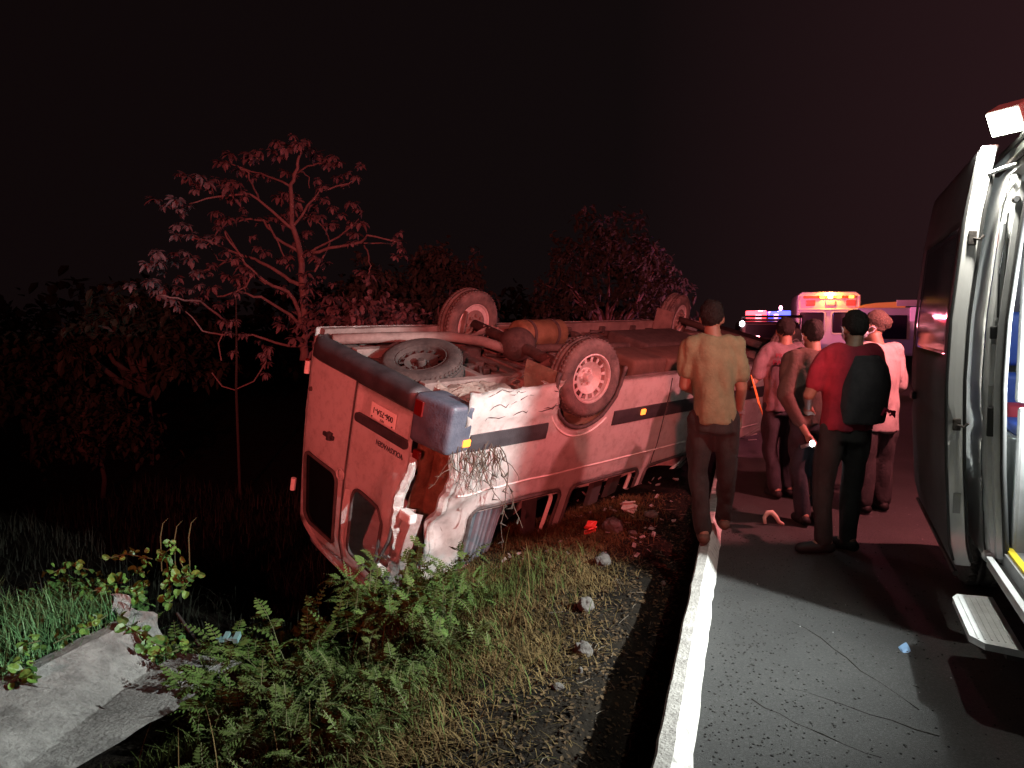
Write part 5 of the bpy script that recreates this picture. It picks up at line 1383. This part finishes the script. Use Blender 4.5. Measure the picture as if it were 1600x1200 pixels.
# ------------------------------------------------------------------ stones and litter on the verge
def rock(label, px, py, w, h, m=stone, seed=1, flat=.7):
    d = None
    for i in range(200):       # find the ground along the sight line to measure the spot
        dd = 2.0 + i * .04; p = w_at(px, py, dd)
        if p.z <= terr_xy(p.x, p.y): d = dd; break
    if d is None: return
    k = d / 1200
    bm = bmesh.new(); vs = ball(bm, (0, 0, 0), w * k / 2, w * k / 2 * .8, h * k / 2, None, 3)
    for v in vs:
        n_ = v.co.normalized(); v.co *= 1 + .35 * nz(n_.x + seed * 3, n_.y, n_.z, 1.6) + .12 * nz(n_.x, n_.y + seed, n_.z, 5)
    o = obj('rock', bm, m); o.location = (p.x, p.y, terr_xy(p.x, p.y) + h * k * .28); o.rotation_euler = (0, 0, seed)
    tag(o, label, 'rock', 'loose rocks along the verge')
rock('pale angular rock below the dry grass, nearest pair upper one', 918, 967, 30, 24, stone, 1)
rock('flat grey oval rock on the bare soil below the pale angular one', 914, 1041, 34, 26, stone, 2)
rock('small round stone low on the verge, left of the flat oval rock', 874, 1096, 20, 13, stone, 3)
rock('reddish rounded rock in the dry grass beneath the broken window', 945, 893, 30, 22, stone, 4)
rock('large reddish lump among the debris beside the van windows', 960, 836, 38, 26, stone, 5)
rock('small stone on the debris strip right of the large lump', 1022, 815, 22, 14, stone, 6)
rock('small pale pebble near the kerb shadow', 1042, 922, 10, 7, stone, 7)
rock('thin upright stone under the flat oval rock', 911, 1074, 9, 15, stone, 8)
rock('little stone at the edge of the debris next to the trousers', 992, 842, 14, 8, stone, 9)
rock('upper half of a split stone by the dry tuft', 945, 880, 16, 12, stone, 10)
redbit = mat('red_plastic', (0.6, 0.05, 0.04), 0.4)
def debris(name, label, px, py, w, h, m, seed, cat='debris'):
    for i in range(200):
        dd = 2.0 + i * .04; p = w_at(px, py, dd)
        if p.z <= terr_xy(p.x, p.y) + .02: break
    k = dd / 1200; r_ = random.Random(seed); bm = bmesh.new()
    for j in range(5):
        a = [Vector((r_.uniform(-1, 1) * w * k / 2, r_.uniform(-1, 1) * w * k / 2, r_.uniform(0, 1) * h * k)) for _ in range(4)]
        box(bm, min(q.x for q in a), max(q.x for q in a), min(q.y for q in a), max(q.y for q in a), a[0].z, a[0].z + .008 + .01 * r_.random(), .002, Euler((r_.uniform(-.6, .6), r_.uniform(-.6, .6), r_.uniform(0, 3))).to_matrix())
    o = obj(name, bm, m); o.location = (p.x, p.y, terr_xy(p.x, p.y) + .02); tag(o, label, cat)
debris('broken_lamp_piece', 'bright red broken lamp pieces on the soil beside the large reddish lump', 924, 838, 22, 14, redbit, 2)
debris('plastic_scrap', 'pinkish crumpled plastic scrap under the second broken window', 985, 804, 28, 14, mat('pale_plastic', (0.5, 0.42, 0.4), 0.5), 4)
debris('paper_scrap', 'crumpled pale paper scrap beside the van front near the man\'s legs', 1172, 695, 26, 30, platem, 6)
# curled rag and blue scrap on the road
bm = bmesh.new(); c = at_px(1213, 5.95, .0)
tube(bm, [c + Vector(q) for q in ((-.05, .0, .012), (-.055, .01, .06), (-.03, .01, .10), (.0, .0, .105), (.03, .0, .075), (.055, -.01, .03), (.09, -.02, .014))], [.012, .016, .02, .02, .019, .016, .01], 8)
tag(obj('twisted_rag', bm, mat('beige_cloth', (0.42, 0.33, 0.27), 0.9), None, True), 'beige twisted rag lying arched on the asphalt left of the black shoe', 'rag')
rough_slab('blue_scrap', [at_px(1422, 3.66, .006), at_px(1436, 3.68, .02), at_px(1441, 3.62, .008), at_px(1427, 3.6, .006)], .004, mat('blue_paper', (0.22, 0.36, 0.55), 0.6), None, 3, .006, 4)
tag(bpy.data.objects['blue_scrap'], 'small light blue paper scrap on the asphalt in front of the step', 'litter')

# ------------------------------------------------------------------ trees
TD = 13.6
def tpt(cx, cy, dy=0.0): return w_at(150 + cx / 2.609, 180 + cy / 2.609, TD + dy)
rng = random.Random(8)
base = tpt(850, 900); base.z = terr_xy(base.x, base.y)
tree = empty('sparse_tree', 'sparse crooked tree with drooping leaf clusters at the ends of its bare branches', 'tree', base)
BR = [([(850, 1000), (850, 900), (850, 700), (845, 560), (815, 450), (810, 300), (835, 230), (850, 170), (830, 110)], .075, .012, 0),
      ([(850, 900), (820, 760), (790, 725), (690, 680), (620, 610), (560, 520), (540, 480)], .04, .012, -.6), ([(840, 690), (780, 665), (680, 600), (610, 575), (480, 520), (340, 490)], .038, .012, .5),
      ([(610, 580), (500, 620), (400, 660)], .02, .01, .6), ([(850, 860), (760, 790), (680, 745), (590, 725), (500, 740)], .032, .012, -.8),
      ([(850, 570), (740, 500), (700, 440), (620, 430), (520, 470), (460, 540)], .028, .01, .4), ([(820, 480), (740, 400), (640, 330), (500, 340), (400, 370)], .03, .01, -.4),
      ([(690, 370), (660, 310), (640, 250), (600, 220)], .018, .01, -.7), ([(810, 300), (720, 260), (650, 240), (550, 200)], .02, .01, .5),
      ([(840, 245), (900, 215), (970, 210)], .016, .01, -.3), ([(850, 240), (880, 265), (885, 310)], .012, .008, .3), ([(820, 460), (860, 400), (920, 320), (1040, 290), (1075, 260)], .026, .01, .4),
      ([(850, 580), (960, 545), (1090, 520), (1110, 490), (1230, 520)], .032, .012, -.7), ([(865, 575), (1000, 500), (1080, 430)], .024, .01, .6),
      ([(1090, 520), (1115, 560), (1125, 620), (1115, 650)], .016, .009, -.7), ([(895, 640), (960, 530), (950, 480), (900, 420)], .018, .01, .7), ([(960, 545), (1100, 525), (1220, 532)], .018, .01, .2),
      ([(720, 450), (770, 560), (800, 640)], .016, .012, .2), ([(530, 840), (430, 760), (340, 750), (260, 735)], .022, .01, -.9), ([(860, 935), (780, 940), (640, 900), (520, 895), (440, 880), (370, 800)], .026, .01, -.9),
      ([(540, 480), (640, 650), (700, 690)], .012, .012, -.4), ([(480, 540), (510, 590), (600, 620)], .010, .010, .4)]
for br, r0, r1, dy in BR:
    bm = bmesh.new(); n = len(br); pts = []
    for i, (x, y) in enumerate(br):
        k = 0 if br is BR[0][0] else min(1, i / max(1, n - 1) * 1.4)
        pts.append(tpt(x, y, dy * k) - base)
    Q = []; rr = []
    for i in range(n - 1):
        for t in (0, .33, .66):
            Q.append(pts[i].lerp(pts[i + 1], t) + rdir(rng) * .02); rr.append(lerp(r0, r1, (i + t) / (n - 1)))
    Q.append(pts[-1]); rr.append(r1)
    tube(bm, Q, rr, 7); obj('trunk' if br is BR[0][0] else 'branch', bm, bark, tree, True)
CL = [(820,100),(845,140),(740,160),(600,230),(680,160),(570,170),(790,240),(965,210),(980,180),(1070,260),(360,250),(430,290),(500,270),(560,280),(620,340),(300,375),(350,350),(400,375),(500,400),(515,440),(620,390),(700,430),(820,330),(830,360),(900,370),(950,350),(780,440),(1010,410),(1080,390),(1090,440),(980,450),(340,490),(400,490),(300,580),(340,600),(280,640),(150,690),(220,680),(250,710),(320,745),(430,690),(440,730),(510,770),(560,835),(1240,510),(1250,545),(1115,650),(1050,520),(870,480),(910,580),(880,680),(900,720),(870,770),(950,740),(990,740),(1070,770),(1160,775),(1170,815),(1240,840),(960,830),(1010,850),(800,610),(640,640),(600,690),(680,970),(700,940),
      (450,500),(380,560),(420,640),(260,560),(470,640),(540,560),(700,560),(760,590),(830,520),(880,420),(760,340),(690,250),(640,190),(880,120),(900,150),(1000,260),(930,300),(860,830),(800,800),(740,820),(900,860),(830,870),(760,700),(470,280),(540,330),(590,330),(350,700),(280,700),(480,700),(540,650),(940,600),(900,660),(1020,830),(1090,850),(1130,830),(920,790),(980,790),(850,740)]
cl_mes = []
for q in range(5):
    L = Leafy()
    for k in range(14):
        a = 2 * math.pi * k / 14 + rng.uniform(-.3, .3); el = rng.uniform(-.9, .35)
        d = Vector((math.cos(a) * math.cos(el), math.sin(a) * math.cos(el), math.sin(el))); s_ = d.cross(Vector((0, 0, 1))).normalized()
        L.leaf(Vector((0, 0, 0)) + d * .03, d, s_, rng.uniform(.09, .155), rng.uniform(.03, .048), rng.uniform(.1, .8))
    cl_mes.append(L.mesh('leaf_cluster', tree_leaf))
for i, (x, y) in enumerate(CL):
    dy = rng.uniform(-.9, .9); p = tpt(x, y, dy) - base
    for j in range(2 if i % 3 else 3):
        o = mesh_obj('leaf_cluster', cl_mes[(i + j) % 5], None, tree); o.location = p + rdir(rng) * (.17 * j); o.rotation_euler = (rng.uniform(-.4, .4), rng.uniform(-.4, .4), rng.uniform(0, 6.3))
        s = rng.uniform(.6, 1.15); o.scale = (s, s, s * .8)
# looping stems of the young tree below it
sp_b = tpt(570, 1115, -1.2)
loop = empty('young_tree', 'slender young tree with looping vine stems under the sparse tree', 'tree', Vector((sp_b.x, sp_b.y, terr_xy(sp_b.x, sp_b.y))))
bm = bmesh.new(); tube(bm, [Vector((0, 0, 0))] + [tpt(x, y, -1.2) - loop.location for x, y in ((567, 1110), (572, 1000), (575, 860), (578, 720))], [.022, .02, .018, .014, .008], 6); obj('trunk', bm, bark_dark, loop)
for P_ in (((470, 1050), (510, 1105), (560, 1120), (640, 1085), (690, 1010), (705, 950)), ((520, 890), (500, 930), (510, 1000)), ((578, 720), (620, 700), (640, 660))):
    bm = bmesh.new(); tube(bm, [tpt(x, y, -1.2) - loop.location for x, y in P_], .011, 6); obj('stem', bm, bark, loop)
for x, y in ((680, 965), (705, 945), (560, 835), (580, 720), (700, 975), (540, 880), (600, 890), (690, 1050), (560, 960)):
    o = mesh_obj('leaf_cluster', cl_mes[(x + y) % 5], None, loop); o.location = tpt(x, y, -1.2) - loop.location; o.scale = (.7, .7, .7); o.rotation_euler = (0, 0, x)

def crown_tree(label, cx, base_y, d, wpx, top_y, bot_y, rng, n, leaf, m, name='round_tree', limbs=7, hollow_=.35, dz=.55):
    """a dome crown of many leaves in clumps over a forked trunk"""
    c = w_at(cx, (top_y + bot_y) / 2, d); gz = terr_xy(c.x, c.y); root = empty(name, label, 'tree' if name.endswith('tree') else 'shrub', (c.x, c.y, gz)); ts_ = 1.0 if name.endswith('tree') else .28
    rx = wpx / 2 / 1200 * d; top = w_at(cx, top_y, d).z - gz; bot = w_at(cx, bot_y, d).z - gz; rz = (top - bot)
    L = Leafy(); bmt = bmesh.new(); fork = Vector((0, 0, max(.5, bot * .75)))
    tube(bmt, [Vector((0, 0, -.1)), Vector((.05, 0, fork.z * .5)), fork], [.16 * ts_, .13 * ts_, .11 * ts_], 8)
    clumps = []
    for k in range(n):
        a = rng.uniform(0, 2 * math.pi); el = math.asin(rng.uniform(-.05, 1)); r = rng.uniform(hollow_, 1) ** .5
        f = 1 + .16 * nz(math.cos(a) * 2, math.sin(a) * 2, el * 2)
        p = Vector((math.cos(a) * math.cos(el) * rx * r * f, math.sin(a) * math.cos(el) * rx * r * f, bot + math.sin(el) * rz * r * f))
        clumps.append(p)
    for p in clumps:
        cs = rng.uniform(.6, 1.3)
        for j in range(rng.randint(9, 17)):
            q = p + rdir(rng) * rng.uniform(.05, .34) * cs; dd = rdir(rng, -.2); s_ = dd.cross(Vector((.2, .3, 1))).normalized()
            L.leaf(q, dd, s_, leaf * rng.uniform(.7, 1.3), leaf * .30, .3)
    for k in range(limbs):
        t = clumps[rng.randrange(len(clumps))]; mid = fork.lerp(t, .5) + rdir(rng) * .25 + Vector((0, 0, .2))
        tube(bmt, [fork, fork.lerp(mid, .5) + rdir(rng) * .08, mid, mid.lerp(t, .6) + rdir(rng) * .1, t], [.07, .06, .045, .03, .012], 6)
    obj('trunk', bmt, bark_dark if m is shrub_dark else bark, root, True); L.obj('crown', m, root)['kind'] = 'stuff'
    return root
# the far edge of the field: one dark mass of trees
L = Leafy(); rng = random.Random(55)
for k in range(2600):
    x = rng.uniform(-60, 7); y = rng.uniform(36, 46); gz = -1.3
    top = 2.6 + 1.6 * nz(x, 1, 1, .16) + .9 * nz(x, 5, 2, .5)
    p = Vector((x, y, gz + rng.random() ** .8 * (top - gz))); 
    for j in range(3):
        dd = rdir(rng); s_ = dd.cross(Vector((.2, .3, 1))).normalized(); L.leaf(p + rdir(rng) * .5, dd, s_, rng.uniform(.35, .8), rng.uniform(.12, .28), .3)
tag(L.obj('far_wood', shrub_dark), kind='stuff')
rng = random.Random(14)
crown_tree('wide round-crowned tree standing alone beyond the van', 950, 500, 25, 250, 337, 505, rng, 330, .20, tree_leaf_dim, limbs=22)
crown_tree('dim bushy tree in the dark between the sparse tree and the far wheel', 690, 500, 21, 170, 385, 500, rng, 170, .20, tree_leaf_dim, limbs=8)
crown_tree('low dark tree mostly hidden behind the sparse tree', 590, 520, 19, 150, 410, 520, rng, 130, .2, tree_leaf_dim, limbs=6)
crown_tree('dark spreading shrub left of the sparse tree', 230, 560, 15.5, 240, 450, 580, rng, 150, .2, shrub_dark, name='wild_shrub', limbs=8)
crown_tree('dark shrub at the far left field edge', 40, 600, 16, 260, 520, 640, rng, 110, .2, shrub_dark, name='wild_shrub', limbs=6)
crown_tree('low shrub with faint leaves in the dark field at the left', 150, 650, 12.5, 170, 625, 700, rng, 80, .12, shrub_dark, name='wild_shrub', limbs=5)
crown_tree('low leafy bush directly behind the far rear corner of the van', 585, 505, 11.8, 170, 470, 540, rng, 110, .13, tree_leaf, name='wild_shrub', limbs=6)
